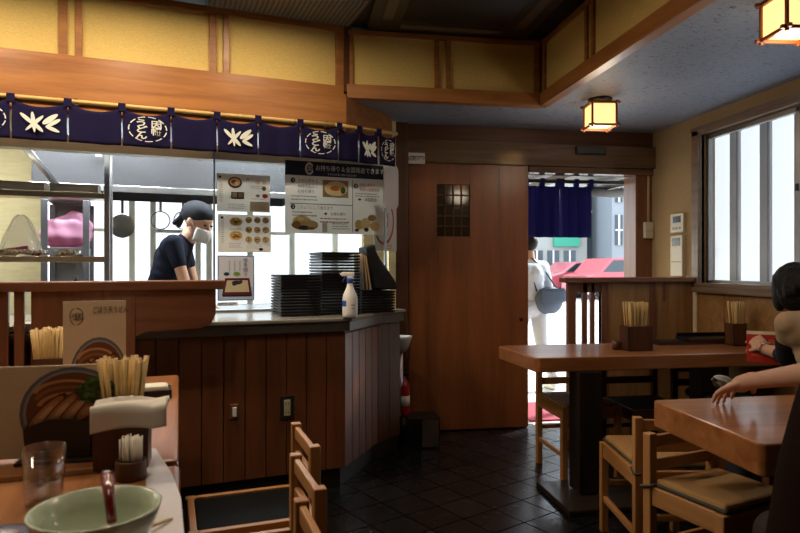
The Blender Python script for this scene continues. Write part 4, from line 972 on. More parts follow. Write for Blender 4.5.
# menu board with holder
MENU = flat('#c6b496', .5, name='ribbed_menu_paper')
def menu(px0, px1, pytop, pybase, D, label, rib, big):
    a = at_D(px0, pybase, D); b = at_D(px1, pybase, D)
    dirv = Vector((b[0]-a[0], b[1]-a[1])); return a, b
def ribbed(t, W, H, vertical):
    m = MB(); n = 46 if vertical else 40
    for i in range(n):
        if vertical: m.box(W*i/n, W*(i+.62)/n, -.0004, 0, 0, H)
        else: m.box(0, W, -.0004, 0, H*i/n, H*(i+.62)/n)
    m.build('ribs', flat('#d8c8aa', .55), t)
def menu_thing(px0, px1, pyt, pyb, D, rz, label, items, vertical, holder):
    a = at_D(px0, pyb, D); c, s = math.cos(rz), math.sin(rz)
    # width so that the far end projects to px1
    lo, hi = .02, .8
    for _ in range(40):
        w_ = (lo+hi)/2; x, y = a[0]+c*w_, a[1]+s*w_; X = x*math.cos(A)-y*math.sin(A); Dd = x*math.sin(A)+y*math.cos(A); px = 400+FPX*X/Dd
        if px < px1: lo = w_
        else: hi = w_
    H = at_D(px0, pyt, D)[2]-ZT1-.008
    t = thing('menu_stand', label, 'menu', (a[0], a[1], ZT1+.008), rz); ribbed(t, w_, H, vertical); card(t, w_, H, items, MENU, .006)
    if holder:
        m = MB(); h0, h1 = holder; 
        pts = [(w_*h0, 0), (w_*h0-.006, .075), (w_*h0+.05, .095), (w_*h1-.05, .095), (w_*h1+.004, .08), (w_*h1, 0)]
        m.xprism(pts, -.022, -.012); m.xprism(pts, .012, .022); m.box(w_*h0-.02, w_*h1+.03, -.04, .04, -.008, 0)
        m.build('stand', BLACKW[0], t, bev=.002)
    return t
pork = lambda cx, cy, rx, ry: [('e', cx, cy, rx, ry, '#5f646c'), ('e', cx, cy, rx*.93, ry*.93, '#8a8c8e'), ('e', cx, cy, rx*.88, ry*.88, '#6a3f22')]
def ramen(cx, cy, rx, ry, green=True, seed=1):
    r = random.Random(seed); L = pork(cx, cy, rx, ry)
    for i in range(8):
        y0_ = cy-ry*.62+i*ry*.14; L.append(('o', cx-rx*.1, y0_+ry*.25, rx*(.70-.05*i), ry*(.36), .16, .5+.1*i, 2.9, ['#b98552', '#8f5a30'][i % 2]))
    for i in range(4):
        x_ = cx-rx*.50+i*rx*.30; yy_ = cy-ry*(.02+.05*i)
        for s_, c_ in ((1, '#4e2310'), (.84, '#a2683c'), (.60, '#b98257'), (.34, '#d0a47c')):
            w_, h_ = rx*.19*s_, ry*.46*s_; an = .42
            L.append(('p', [(x_+w_*math.cos(q*PI/8)*math.cos(an)+h_*math.sin(q*PI/8)*math.sin(an)*1.0, yy_-h_*math.sin(q*PI/8)*math.cos(an)+w_*math.cos(q*PI/8)*math.sin(an)*.6) for q in range(16)], c_))
    if green:
        for i in range(130):
            a_, q_ = r.random()*6.3, math.sqrt(r.random()); L.append(('e', cx+rx*(.44+.34*q_*math.cos(a_)), cy-ry*(.46+.30*q_*math.sin(a_)), rx*.055, ry*.04, ['#2f4a20', '#45682c', '#223a18', '#56783a'][i % 4]))
    return L
menu_thing(-95, 112, 370, 478, 1.44, KT*.3, 'large ribbed menu board showing sliced pork noodles with green onion, behind the tumbler', ramen(.80, .52, .265, .50), False, (.58, .90))
b2 = menu_thing(63, 126, 301, 419, 2.08, KT*1.2, 'smaller ribbed menu board with brush lettering and a noodle bowl photo', ramen(.56, .74, .46, .38, False, 3)
    +[('o', .21, .15, .11, .085, .08, .2, 1.6, '#2a221c'), ('o', .21, .15, .11, .085, .08, 1.9, 4.4, '#2a221c'), ('o', .21, .15, .11, .085, .08, 4.8, 6.2, '#2a221c'), ('t', .17, .155, .075, 'う', 'CENTER', '#231b16'), ('t', .25, .155, .075, '因', 'CENTER', '#231b16'),
      ('t', .75, .09, .075, 'ごぼう天うどん', 'CENTER', '#231b16', .62)], True, (.12, .88))
# chopstick holders
def chop_holder(x, y, z, rz, label, w_, d_, hbox, hstick, n, seed, spread=.03, cup=False):
    t = thing('chopstick_holder', label, 'chopstick holder', (x, y, z), rz); e = .006
    MB().box(-w_/2, w_/2, -d_/2, d_/2, 0, .006).box(-w_/2, w_/2, -d_/2, -d_/2+e, 0, hbox).box(-w_/2, w_/2, d_/2-e, d_/2, 0, hbox).box(-w_/2, -w_/2+e, -d_/2, d_/2, 0, hbox).box(w_/2-e, w_/2, -d_/2, d_/2, 0, hbox).build('box', DARKW[2] if not cup else BLACKW[2], t, bev=.0015)
    r = random.Random(seed)
    for k in range(n):
        nm = MB(); a = r.uniform(-1, 1); b = r.uniform(-1, 1); hx = (w_/2-e-.006)*a; hy = (d_/2-e-.006)*b
        p0_ = (hx*.8, hy*.8, .008); p1_ = (hx+spread*a, hy+spread*.4*b, hstick-r.random()*.012)
        nm.tube([p0_, p1_], [.0028, .0042], 6)
        o = nm.build('chopstick', CHOP); o.location = (x, y, z); o.rotation_euler = (0, 0, rz)
        tag(o, 'pale wooden chopstick in '+label, 'chopstick', 'chopsticks in '+label)
        STK.append(o)
    return t
STK = []
x, y = onk(122, 470)
xk, yk = r2k(x, y)
# napkin + chopstick caddy on the near table
t = thing('napkin_box', 'dark wooden box with white napkins folded over its top', 'napkin holder', (x, y, ZT1+.001), KT*.5)
W_ = .118
MB().box(-.062, .056, .0, .075, 0, .125).build('box', DARKW[2], t, bev=.002)
def nap(a, b):
    # drape: over the top then down the front
    s = b*.13; yv = .075-min(s, .080); zv = .142 if s < .08 else .142-(s-.08)*1.0
    zv += .006*math.sin(a*3)+.004*math.sin(b*12+a*4)
    return (-.065+a*.162*(1 if b > .2 else 1), yv-.004*(s > .08), zv-.012*a*a*.5+.012*(a > .8)*(a-.8)*5)
MB().grid(nap, 24, 20).build('napkin', flat('#ddd8cc', .8), t, solid=.012, bev=0)
hx_, hy_ = onk(131, 478)
t = thing('toothpick_holder', 'round dark wood toothpick holder in front of the napkin box', 'toothpick holder', (hx_, hy_, ZT1+.001), 0)
MB().lathe([(.031, 0), (.0325, .004), (.0325, .040), (.030, .042), (.027, .04), (.027, .006), (0, .006)], 32).build('cup', DARKW[0], t)
r = random.Random(4); m = MB()
for k in range(60):
    a = r.random()*6.3; q = .023*math.sqrt(r.random()); m.tube([(q*math.cos(a), q*math.sin(a), .008), (q*1.05*math.cos(a), q*1.05*math.sin(a), .088+r.random()*.006)], .0016, 5)
o = m.build('toothpicks', flat('#ddd6c8', .6)); o.location = (hx_, hy_, ZT1+.001)
o['kind'] = 'stuff'; tag(o, 'bundle of white wrapped toothpicks in the round holder', 'toothpicks')
cx_, cy_ = k2r(*r2k(x, y)); off = k2r(r2k(x, y)[0]-.0, r2k(x, y)[1]+.125)
chop_holder(off[0], off[1], ZT1+.001, KT*.5, 'the dark box behind the white napkins', .085, .07, .125, .245, 44, 5, .024)
x, y = at_D(51, 300, 2.12)[:2]
chop_holder(x, y, ZT1+.001, KT, 'the dark box before the divider slats', .10, .08, .16, .265, 40, 6, .022)
# black dish with folded white towel at the far end of the table
x, y = onk(146, 397)
t = thing('towel_tray', 'small black tray holding a folded pale towel at the divider', 'tray', (x, y, ZT1+.001), KT)
MB().box(-.075, .085, -.05, .05, 0, .006).box(-.075, .085, -.05, -.044, 0, .03).box(-.075, .085, .044, .05, 0, .03).box(.079, .085, -.05, .05, 0, .03).box(-.075, -.069, -.05, .05, 0, .03).build('tray_body', BLACK, t, bev=.002)
tw = MB().box(-.065, .075, -.042, .042, 0, .036).build('folded_towel', flat('#c9c2ac', .8), loc=(x, y, ZT1+.009), rz=KT, bev=.010)
tag(tw, 'folded pale towel lying in the small black tray', 'towel')

# ------------------------------------------------------------------ chairs
CUSH = flat('#a0784a', .9, spec=.15, name='tan_seat_fabric', bump=.4, bscale=300)
PIPE = flat('#3a3a2a', .9, name='dark_olive_piping')
BCUSH = flat('#050505', .8, spec=.1, name='black_seat_vinyl')
RUSH = None
def rush():
    m, nt, b = base('woven_rush'); L = nt.links
    tc = nt.nodes.new('ShaderNodeTexCoord'); wv = nt.nodes.new('ShaderNodeTexWave'); wv.inputs['Scale'].default_value = 24; wv.inputs['Distortion'].default_value = .5
    ch = nt.nodes.new('ShaderNodeTexChecker'); ch.inputs['Scale'].default_value = 55; ch.inputs['Color1'].default_value = lin('#b08a4c'); ch.inputs['Color2'].default_value = lin('#6a4a22')
    L.new(tc.outputs['Object'], wv.inputs['Vector']); L.new(tc.outputs['Object'], ch.inputs['Vector'])
    mx = nt.nodes.new('ShaderNodeMixRGB'); mx.blend_type = 'MULTIPLY'; mx.inputs[0].default_value = .5; L.new(ch.outputs[0], mx.inputs[1]); L.new(wv.outputs['Color'], mx.inputs[2]); L.new(mx.outputs[0], b.inputs['Base Color'])
    bp = nt.nodes.new('ShaderNodeBump'); bp.inputs['Strength'].default_value = .5; L.new(ch.outputs['Fac'], bp.inputs['Height']); L.new(bp.outputs[0], b.inputs['Normal']); b.inputs['Roughness'].default_value = .8
    return m
RUSH = rush()
def chair(label, x, y, rz, w_=.34, d_=.36, seat='cushion', hb=.615, hs=.40, group=None, wd=CHAIRW):
    t = thing('dining_chair', label, 'chair', (x, y, 0), rz, group); a, b = w_/2, d_/2; q = .017
    for s in (-1, 1):
        MB().box(s*a-q, s*a+q, -b-q, -b+q, 0, hb).build('back_post', wd[2], t, bev=.004)
        MB().box(s*a-q, s*a+q, b-q, b+q, 0, hs).build('leg', wd[2], t, bev=.004)
        MB().box(s*a-.010, s*a+.010, -b+q, b-q, .14, .165).build('stretcher', wd[1], t, bev=.003)
        MB().box(s*a-.011, s*a+.011, -b+q, b-q, hs-.065, hs).build('seat_rail', wd[1], t, bev=.003)
    for yy in (-b, b):
        MB().box(-a+q, a-q, yy-.011, yy+.011, hs-.065, hs).build('seat_rail', wd[0], t, bev=.003)
        MB().box(-a+q, a-q, yy-.009, yy+.009, .21, .235).build('stretcher', wd[0], t, bev=.003)
    for z in (hb-.052, hb-.135): MB().box(-a+q, a-q, -b-.009, -b+.009, z, z+.042).build('back_slat', wd[0], t, bev=.004)
    if seat == 'rush':
        MB().grid(lambda u, v: ((u-.5)*(w_+.01), (v-.5)*(d_+.01), hs+.006+.008*math.sin(PI*u)*math.sin(PI*v)), 12, 12).build('woven_seat', RUSH, t, solid=.02)
    else:
        if seat == 'cushion': c = MB().box(-a+.005, a-.0, -b+.025, b+.01, hs+.001, hs+.030).build('seat_cushion', CUSH, t, bev=.011)
        else: MB().box(-a+.012, a-.012, -b+.012, b-.012, hs-.04, hs-.006).build('seat_pad', BCUSH, t, bev=.006)
        if seat == 'cushion':
            z = hs+.004
            MB().box(-a+.001, a+.004, -b+.021, b+.014, hs+.002, hs+.016).build('piping', PIPE, c, bev=.006)
            for s in (-1, 1): MB().tube([(s*(a-.01), -b+.03, z+.01), (s*(a+.02), -b+.02, z), (s*(a+.022), -b-.02, z-.01), (s*a, -b-.022, z-.012), (s*(a-.022), -b-.0, z-.01), (s*(a-.02), -b+.02, z)], .005, 8).build('tie_ribbon', PIPE, c)
    return t
# left row: backs run along the kitchen normal, facing the tables (-u)
def camdir(a, b): return math.atan2(b[1]-a[1], b[0]-a[0])
lab = ['low backed wooden chair closest to the counter planks', 'low backed wooden chair in the middle of the row of three beside the tables', 'low backed wooden chair at the near end of the row, farthest from the counter']
for i, (cc, dd) in enumerate((((-.372, 2.23), (-.268, 1.95)), ((-.312, 1.86), (-.205, 1.58)), ((-.238, 1.50), (-.135, 1.22)))):
    P = Vector(c2r(*cc)); Q = Vector(c2r(*dd)); mid = (P+Q)/2; d = (Q-P); w_ = d.length
    rz = math.atan2(d.y, d.x)+PI          # chair x axis along the back
    fw = Vector((-math.sin(rz), math.cos(rz)))
    if fw.x > 0: rz += PI; fw = -fw
    c = mid+fw*.18
    chair(lab[i], c.x, c.y, rz, w_=w_, seat='black', hs=.42, hb=.64)
# right chairs
P = Vector(c2r(.925, 2.42)); Q = Vector(c2r(1.245, 2.42)); d = Q-P
def chair_from(P, Q, label, face, **k):
    d = Q-P; rz = math.atan2(d.y, d.x); fw = Vector((-math.sin(rz), math.cos(rz)))
    if fw.dot(Vector(face)) < 0: rz += PI; fw = -fw
    c = (P+Q)/2+fw*k.get('d_', .36)/2
    return chair(label, c.x, c.y, rz, w_=d.length, **k)
chair_from(P, Q, 'wooden chair with tan cushion facing the far table, its back to the near table', (0, 1), d_=.40, hs=.405)
P = Vector(c2r(.880, 2.19)); Q = Vector(c2r(1.165, 2.32))
chair_from(P, Q, 'wooden chair with tan cushion tucked under the near table end', (.3, -1), d_=.29, hs=.432)
P = Vector(c2r(.86, 3.84)); Q = Vector(c2r(1.14, 3.80))
P = Vector(at_D(539, 300, 3.80)[:2]); Q = Vector((P.x+.32, P.y+.03))
chair_from(P, Q, 'woven rush seated chair beside the doorway at the far table end', (.1, -1), seat='rush', d_=.36, hs=.42, w_=None) if False else chair('woven rush seated chair beside the doorway at the far table end', P.x+.16, P.y-.18, PI+.0, w_=.32, seat='rush', hs=.415)
PP = at_D(640, 300, 3.72)
chair('dark stained chair with black seat between the table post and the divider', PP[0], PP[1]-.05, PI, w_=.34, seat='black', wd=DARKW, hs=.40)
PP = at_D(706, 300, 3.72)
chair('dark stained chair with black seat beside the wall under the window', PP[0], PP[1]-.12, PI, w_=.34, seat='black', wd=DARKW, hs=.40)
gp = PP
g = MB().box(-.14, .14, -.13, .13, 0, .05).build('green_cushion', flat('#1f5a44', .45, name='green_fabric'), loc=(PP[0], PP[1]-.12, .432), rz=.0, bev=.02)
tag(g, 'dark green cushion on the chair beside the wall', 'cushion')

# ------------------------------------------------------------------ right tables
ZT2 = .735
e0 = at_z(499, 345, ZT2); e1 = at_z(542, 357.5, ZT2)
ty0, ty1 = e1[1], e0[1]
tx0 = (e0[0]+e1[0])/2
t = thing('dining_table', 'thick topped wooden table reaching the window wall in front of the divider', 'table', (tx0, ty0, 0), 0)
TL = XB-.03-tx0
top = MB().prism([(-.005, .02), (.015, 0), (TL, 0), (TL, ty1-ty0), (.02, ty1-ty0), (-.04, ty1-ty0-.03)], ZT2-.075, ZT2).build('table_top', TABW[0], t, bev=.006)
pc = at_z(590, 500, .0)
pcx, pcy = pc[0]-tx0, pc[1]-ty0+.05
MB().cbox((pcx, pcy, .35), (.125, .125, .62)).build('pedestal', BLACKW[2], t, bev=.004)
bq = [at_z(a, b, .03) for a, b in ((540, 486), (566, 511))]
MB().box(bq[0][0]-tx0+.01, bq[0][0]-tx0+.55, bq[1][1]-ty0, bq[1][1]-ty0+.42, 0, .03).build('base_plate', BLACKW[0], t, bev=.006)
MB().cbox((TL-.35, (ty1-ty0)/2, .35), (.125, .125, .62)).build('pedestal', BLACKW[2], t, bev=.004)
MB().box(TL-.6, TL-.1, .05, ty1-ty0-.05, 0, .03).build('base_plate', BLACKW[0], t, bev=.006)
# near table
f0 = at_z(652, 399.5, ZT2); f1 = at_z(762, 444, ZT2)
nx = (f0[0]+f1[0])/2; ny0, ny1 = f1[1], f0[1]
t = thing('dining_table', 'thick topped wooden table under the reaching arm', 'table', (nx, ny0, 0), 0)
NL = XB-.03-nx
slant = (f1[0]-f0[0])
MB().prism([(slant/2+.01, 0), (NL, 0), (NL, ny1-ny0), (-slant/2+.012, ny1-ny0), (-slant/2, ny1-ny0-.012), (slant/2, .012)], ZT2-.088, ZT2).build('table_top', TABW[0], t, bev=.005)
MB().cbox((.78, (ny1-ny0)/2, .35), (.125, .125, .62)).build('pedestal', BLACKW[2], t, bev=.004)
MB().box(.5, 1.05, .08, ny1-ny0-.08, 0, .03).build('base_plate', BLACKW[0], t, bev=.006)

# ------------------------------------------------------------------ right divider (parallel to the back wall)
RDY = 3.90
e = at_y(562, 277, RDY); zc2 = e[2]
t = thing('room_divider', 'brown wooden divider with slats between the doorway and the far table', 'divider', (e[0], RDY, 0), 0)
DL = XB-.03-e[0]
MB().box(0, DL, -.05, .05, zc2-.035, zc2).build('cap_rail', PARTW[0], t, bev=.006)
fx = lambda px: at_y(px, 300, RDY)[0]-e[0]
MB().box(fx(567), fx(575), -.02, .02, 0, zc2-.035).build('end_post', PARTW[2], t, bev=.003)
for a, b in ((582, 586.5), (590, 594)): MB().box(fx(a), fx(b), -.014, .014, .30, zc2-.035).build('slat', PARTW[2], t, bev=.002)
for za_, zb2 in ((zc2-.10, zc2-.035), (.22, .30)): MB().box(fx(575), fx(600), -.014, .014, za_, zb2).build('cross_rail', PARTW[0], t, bev=.002)
MB().box(fx(600), DL-.0, -.018, .018, 0, zc2-.035).build('solid_panel', TANW[2], t, bev=.002)
MB().box(fx(600), fx(607), -.022, .022, 0, zc2-.035).box(fx(648), fx(654), -.024, -.018, .0, zc2-.035).box(fx(661), fx(664), -.024, -.018, zc2-.16, zc2-.035).build('batten_or_fold_shade', PARTW[2], t, bev=.001)
MB().box(fx(607), DL-.0, -.10, -.018, .62, .66).build('back_ledge', TANW[0], t, bev=.003)

# ------------------------------------------------------------------ things on the far table
def on2(px, py): return at_z(px, py, ZT2)[:2]
x, y = on2(636, 349.5)
chop_holder(x, y, ZT2+.001, 0, 'the dark box on the far table', .145, .10, .135, .27, 46, 7, .006)
tag_x = [o for o in COL.objects if o.name.startswith('chopstick_holder')][-1]
tag_x['label'] = 'dark wooden box full of chopsticks on the far table'
hs_ = [o for o in COL.objects if o.name.startswith('chopstick_holder')]
hs_[0]['label'] = 'dark box of chopsticks behind the white napkins'
hs_[1]['label'] = 'dark box of chopsticks before the slatted divider'
# small bottle rack beside
x2, y2 = on2(621, 349)
t = thing('toothpick_holder', 'small dark toothpick cup at the side of the far chopstick box', 'toothpick holder', (x2-.03, y2, ZT2+.001), 0)
MB().lathe([(.02, 0), (.021, .05), (.018, .05), (.017, .006), (0, .006)], 24).build('cup', DARKW[2], t)
# black menu folders lying
fl = flat('#101113', .3, name='black_folder')
for i, (px0, px1, py, hh, lb) in enumerate(((655, 752, 344, .018, 'lower black menu folder lying on the far table'), (662, 756, 339, .016, 'upper black menu folder lying on the far table'))):
    a = at_z(px0, py, ZT2); b = at_z(px1, py, ZT2); W_ = min(b[0]-a[0], XB-.04-a[0]); z = ZT2+.001+(.019 if i else 0)
    t = thing('menu_folder', lb, 'menu', (a[0], ty1-.16-.0, z), -.02*i)
    MB().box(0, W_*.98, 0, .14, 0, .003).box(0, W_*.98, 0, .14, hh-.003, hh).box(0, .004, 0, .14, 0, hh).build('cover', fl, t, bev=.001)
    MB().box(.004, W_*.96, .003, .137, .003, hh-.003).build('pages', flat('#5a3a24', .5), t)
x, y = on2(708, 341)
t = thing('condiment_tray', 'long black tray behind the menu folders on the far table', 'tray', (at_z(662, 340, ZT2)[0]+.05, ty1-.012, ZT2+.001), 0)
t.location.y = ty1-.015-.0
MB().box(0, .62, -.0, .012, 0, .055).build('upright_panel', BLACK, t, bev=.002)
# chopstick holder at the wall end
x, y = at_D(781, 320, 3.33)[:2]
x = min(x, XB-.09); chop_holder(x, ty0+.30, ZT2+.001, 0, 'the dark box at the window end of the far table', .085, .08, .13, .26, 30, 8, .02)
hs_ = [o for o in COL.objects if o.name.startswith('chopstick_holder')]
hs_[-1]['label'] = 'dark box of chopsticks under the window behind the dark haired person'

# ------------------------------------------------------------------ diner with red menu
px1_, D1 = 800, 2.80
hx1, hy1, hz1 = at_D(796, 290, D1)
t = thing('person', 'dark haired diner in beige top holding a red menu at the far table', 'person', (hx1+.02, hy1-.10, 0), .18)
HM = orient((-.02, .10, hz1-.015), -.55, -.25, 0)
J = dict(pelvis=(0, -.10, .52), chest=(0, -.02, .88), neck=(0, .04, 1.02), shL=(-.155, .02, .955), shR=(.155, .02, .955), elL=(-.225, .13, .80), elR=(.22, .20, .77),
         wrL=(-.20, .375, .82), wrR=(.08, .42, .80), hipL=(-.09, -.08, .50), hipR=(.09, -.08, .50), knL=(-.11, .32, .50), knR=(.11, .32, .50), anL=(-.11, .30, .08), anR=(.11, .30, .08), toL=(-.12, .44, .035), toR=(.12, .44, .035))
# place wrist from the photograph
def loc_in(t, p):
    M = Matrix.Translation(t.location) @ Matrix.Rotation(t.rotation_euler[2], 4, 'Z'); return M.inverted() @ Vector(p)
wl = loc_in(t, at_D(764, 348, 2.98)); J['wrL'] = tuple(wl)
el = loc_in(t, at_D(788, 356, 2.80)); J['elL'] = tuple(el)
J['wrR'] = (wl.x+.20, wl.y+.02, .80)
hd = loc_in(t, at_D(752, 336, 3.06))-wl
bodyparts(t, J, flat('#b59a7a', .85, name='beige_top'), flat('#20242e', .8), BLACK, SKIN, .55, headM=HM, fit=.92,
    hands=[(tuple(wl), tuple(hd.normalized()), (.6, .5, -.2), .75, 1, .6, .92), (J['wrR'], (-.4, 1, .1), (-.7, .2, -.2), .6, -1, .6, .92)])
face(t, HM)
m = MB(); m.ball((0, 0, 0), 1, HM @ Matrix.Translation((0, -.028, .035)) @ Matrix.Diagonal((.090, .108, .098, 1)), 24, 16)
m.ball((0, 0, 0), 1, HM @ Matrix.Translation((0, -.062, -.035)) @ Matrix.Diagonal((.080, .058, .062, 1)), 20, 12)
for s in (-1, 1): m.ball((0, 0, 0), 1, HM @ Matrix.Translation((s*.066, -.012, -.02)) @ Matrix.Diagonal((.024, .045, .065, 1)), 14, 10)
rr = random.Random(3)
for k in range(60):
    an = rr.uniform(0, 2*PI); el_ = rr.uniform(-.4, 1.3); c = Vector((.082*math.cos(an)*math.cos(el_), -.03+.1*math.sin(an)*math.cos(el_), .035+.092*math.sin(el_)))
    if c.y > .05 and c.z < .05: continue
    m.caps(HM @ c, HM @ (c*1.0+Vector((c.x*.08, -.012, -.035))), .014, .007)
m.build('hair', HAIR, t, remesh=.006)
V_ = lambda k: Vector(J[k])
m = MB(); e_ = V_('elL'); s_ = V_('shL'); m.caps(s_.lerp(e_, .5), e_, .053, .048); m.caps(e_, e_.lerp(V_('wrL'), .25), .046, .040); m.build('undersleeve', flat('#0d0d10', .8), t, remesh=.008); m = MB()
e_ = V_('elR'); s_ = V_('shR'); m.caps(s_.lerp(e_, .5), e_, .053, .048); m.caps(e_, e_.lerp(V_('wrR'), .25), .046, .040)
m.build('undersleeve', flat('#0d0d10', .8), t, remesh=.008)
a_ = V_('wrL').lerp(V_('elL'), .10); dv_ = (V_('elL')-V_('wrL')).normalized(); m = MB(); u_ = dv_.orthogonal().normalized(); v_ = dv_.cross(u_)
m.tube([a_+(u_*math.cos(k*PI/10)+v_*math.sin(k*PI/10))*.031 for k in range(21)], .0035, 8, False)
m.build('bracelet', flat((.8, .68, .42), .2, 1), t)
# stool under the diner
SXp, SYp = t.location.x, t.location.y
c_ = chair('dark chair carrying the dark haired diner at the far table', SXp+.02, SYp-.08, .18, w_=.36, seat='black', wd=DARKW, hs=.385, hb=.60)
# red menu held
a = at_D(747, 358, 3.03); b = at_D(786, 358, 2.96)
z0_, z1_m = at_D(760, 362, 3.0)[2], at_D(760, 331, 3.0)[2]
rzm = math.atan2(b[1]-a[1], b[0]-a[0])
t = thing('red_menu', 'red menu with a pale top edge held by the dark haired diner', 'menu', (a[0], a[1], z0_), rzm, rot=(-.25, 0, rzm))
Wm = math.hypot(b[0]-a[0], b[1]-a[1]); Hm = z1_m-z0_
MB().box(0, Wm, 0, .004, 0, Hm).build('cover', flat('#b3261e', .4, name='red_cover'), t, bev=.001)
MB().box(0, Wm, -.001, .005, Hm-.014, Hm+.002).build('pale_edge', flat('#d8c8a8', .5), t)
MB().box(.02, Wm*.45, -.0012, 0, .03, Hm*.6).box(Wm*.55, Wm*.9, -.0012, 0, .05, Hm*.75).build('pictures', flat('#d05a3a', .4), t)
# white crumpled cloth on the chair back
wx = at_D(724, 383, 3.02)
# person reaching over the near table (mostly outside the frame)
bx2, by2 = c2r(1.12, 1.30)
t = thing('person', 'person in dark brown coat reaching a bare forearm over the near table', 'person', (bx2, by2, 0), .05)
HM = orient((.10, .12, 1.27), .35, -.2, 0)
wr = loc_in(t, at_D(748, 381, 1.98)); el = loc_in(t, at_D(830, 370, 1.70)); 
J = dict(pelvis=(.05, -.06, .53), chest=(.10, .03, .93), neck=(.10, .06, 1.10), shL=(-.06, .06, 1.03), shR=(.27, .04, 1.03), elL=tuple(el), elR=(.34, .22, .80), wrL=tuple(wr), wrR=(.26, .42, .79),
         hipL=(-.05, -.06, .50), hipR=(.15, -.06, .50), knL=(-.06, .34, .50), knR=(.16, .36, .50), anL=(-.06, .34, .08), anR=(.16, .34, .08), toL=(-.07, .48, .035), toR=(.17, .48, .035))
J['shL'] = (el.x+.02, .10, 1.02) if el.x > -.1 else (-.02, .10, 1.02)
fd = (wr-el).normalized()
bodyparts(t, J, flat('#1d0f0a', .85, spec=.1, name='dark_brown_coat'), flat('#23120c', .8), BLACK, flat('#c79c8a', .6, name='forearm_skin'), .95, headM=HM, fit=1.0,
    hands=[(tuple(wr), tuple((fd+Vector((0, 0, -.18)))), (.1, -.2, -1), .32, -1, .5, 1.08), (J['wrR'], (-.3, 1, 0), (0, 0, -1), .5, 1)])
face(t, HM)
m = MB(); m.ball((0, 0, 0), 1, HM @ Matrix.Translation((0, -.028, .035)) @ Matrix.Diagonal((.088, .106, .096, 1)), 24, 16); m.ball((0, 0, 0), 1, HM @ Matrix.Translation((0, -.06, -.04)) @ Matrix.Diagonal((.07, .05, .05, 1)), 20, 12)
m.build('hair', HAIR, t, remesh=.007)
m = MB(); q = loc_in(t, at_D(786, 470, 1.28)); 
for a_, b_, r1, r2 in (((832, 400, 1.36), (822, 470, 1.34), .07, .085), ((822, 470, 1.34), (816, 560, 1.32), .085, .10), ((816, 560, 1.32), (816, 640, 1.32), .10, .10)): m.caps(loc_in(t, at_D(*a_)), loc_in(t, at_D(*b_)), r1, r2)
m.caps((.1, -.1, .62), (.12, -.1, .36), .12, .12)
m.build('coat_skirt', flat('#1d0f0a', .85, spec=.1, name='dark_brown_coat'), t, remesh=.011)
chair('dark chair under the person in the brown coat', bx2+.06, by2-.05, .05, w_=.36, seat='black', wd=DARKW, hs=.385, hb=.60)
# white towel on the side of far table
t = thing('white_towel', 'crumpled white towel on the lap of the dark haired diner', 'towel', (wx[0], wx[1], wx[2]), .3)
rr = random.Random(9)

# ------------------------------------------------------------------ wall devices
def wdev(name, label, cat, px0, px1, py0, py1, fn):
    a = at_x(px1, py1, XB); b = at_x(px0, py1, XB); z1 = at_x((px0+px1)/2, py0, XB)[2]; z0 = at_x((px0+px1)/2, py1, XB)[2]
    t = thing(name, label, cat, (XB, (a[1]+b[1])/2, z0), -PI/2); w_ = abs(b[1]-a[1]); h = z1-z0; fn(t, w_, h); return t
IV = flat('#cfc8b6', .4, name='ivory_plastic')
def ctrl(t, w_, h):
    MB().box(-w_/2, w_/2, -.022, 0, 0, h).build('housing', IV, t, bev=.004)
    MB().box(-w_*.3, w_*.3, -.0235, -.021, h*.52, h*.86).build('display', flat('#3a4540', .2), t)
    m = MB()
    for i in range(3): m.box(-w_*.32+i*w_*.24, -w_*.32+i*w_*.24+w_*.15, -.024, -.021, h*.16, h*.28)
    m.build('buttons', flat('#8a8478', .5), t)
wdev('air_conditioner_control', 'upper ivory wall controller beside the window', 'controller', 673, 686, 213, 232, ctrl)
def ctrl2(t, w_, h):
    MB().box(-w_/2, w_/2, -.03, 0, 0, h).build('housing', IV, t, bev=.004)
    MB().box(-w_*.34, w_*.34, -.0315, -.029, h*.74, h*.94).build('display', flat('#2d3332', .2), t)
    MB().box(-w_*.4, w_*.4, -.0312, -.029, h*.34, h*.36).build('cover_line', flat('#7a7468', .5), t)
wdev('wall_controller', 'taller ivory wall controller below the smaller one', 'controller', 674, 686, 235, 275.5, ctrl2)
# conduit + box
x, y, z = at_y(651, 222, YB-.02)
zt_c = ZL-.01
tag(MB().tube([(0, 0, 0), (0, 0, zt_c-z)], .014).build('wall_conduit', flat('#cdbda4', .5), loc=(XB-.03, YB-.03, z)), 'beige conduit pipe in the corner by the entrance', 'pipe')
bxx = at_y(648.5, 230, YB-.06)
t = thing('junction_box', 'small ivory junction box on the door jamb', 'junction box', (bxx[0], YB-.04, at_y(648, 238, YB-.05)[2]), 0)
MB().box(-.035, .035, -.035, -.0, 0, .125).build('box_body', IV, t, bev=.004)
MB().box(-.03, .03, -.037, -.034, .055, .058).build('seam', flat('#7a7468', .5), t)
# sticker and sign on the header
a = at_y(408.5, 163, YB-.092); b = at_y(425, 152.5, YB-.092)
t = thing('header_label', 'small white label with dark writing on the door header', 'label', (a[0], YB-.0905, a[2]), 0)
card(t, b[0]-a[0], b[2]-a[2], [('r', .1, .30, .8, .06, '#222222'), ('t', .5, .52, .42, '自動ドア', 'CENTER', '#1a1a1a', 1.0)], flat('#d8d4cc', .5), .001)
a = at_y(575, 154, YB-.092); b = at_y(604, 147, YB-.092)
t = thing('door_sensor', 'dark automatic door sensor on the header over the doorway', 'sensor', (a[0], YB-.09, a[2]), 0)
MB().box(0, b[0]-a[0], -.03, 0, 0, b[2]-a[2]).build('sensor_body', BLACK, t, bev=.004)
MB().box(.01, b[0]-a[0]-.01, -.032, -.029, .008, b[2]-a[2]-.008).build('sensor_window', flat('#4a4c48', .1), t)

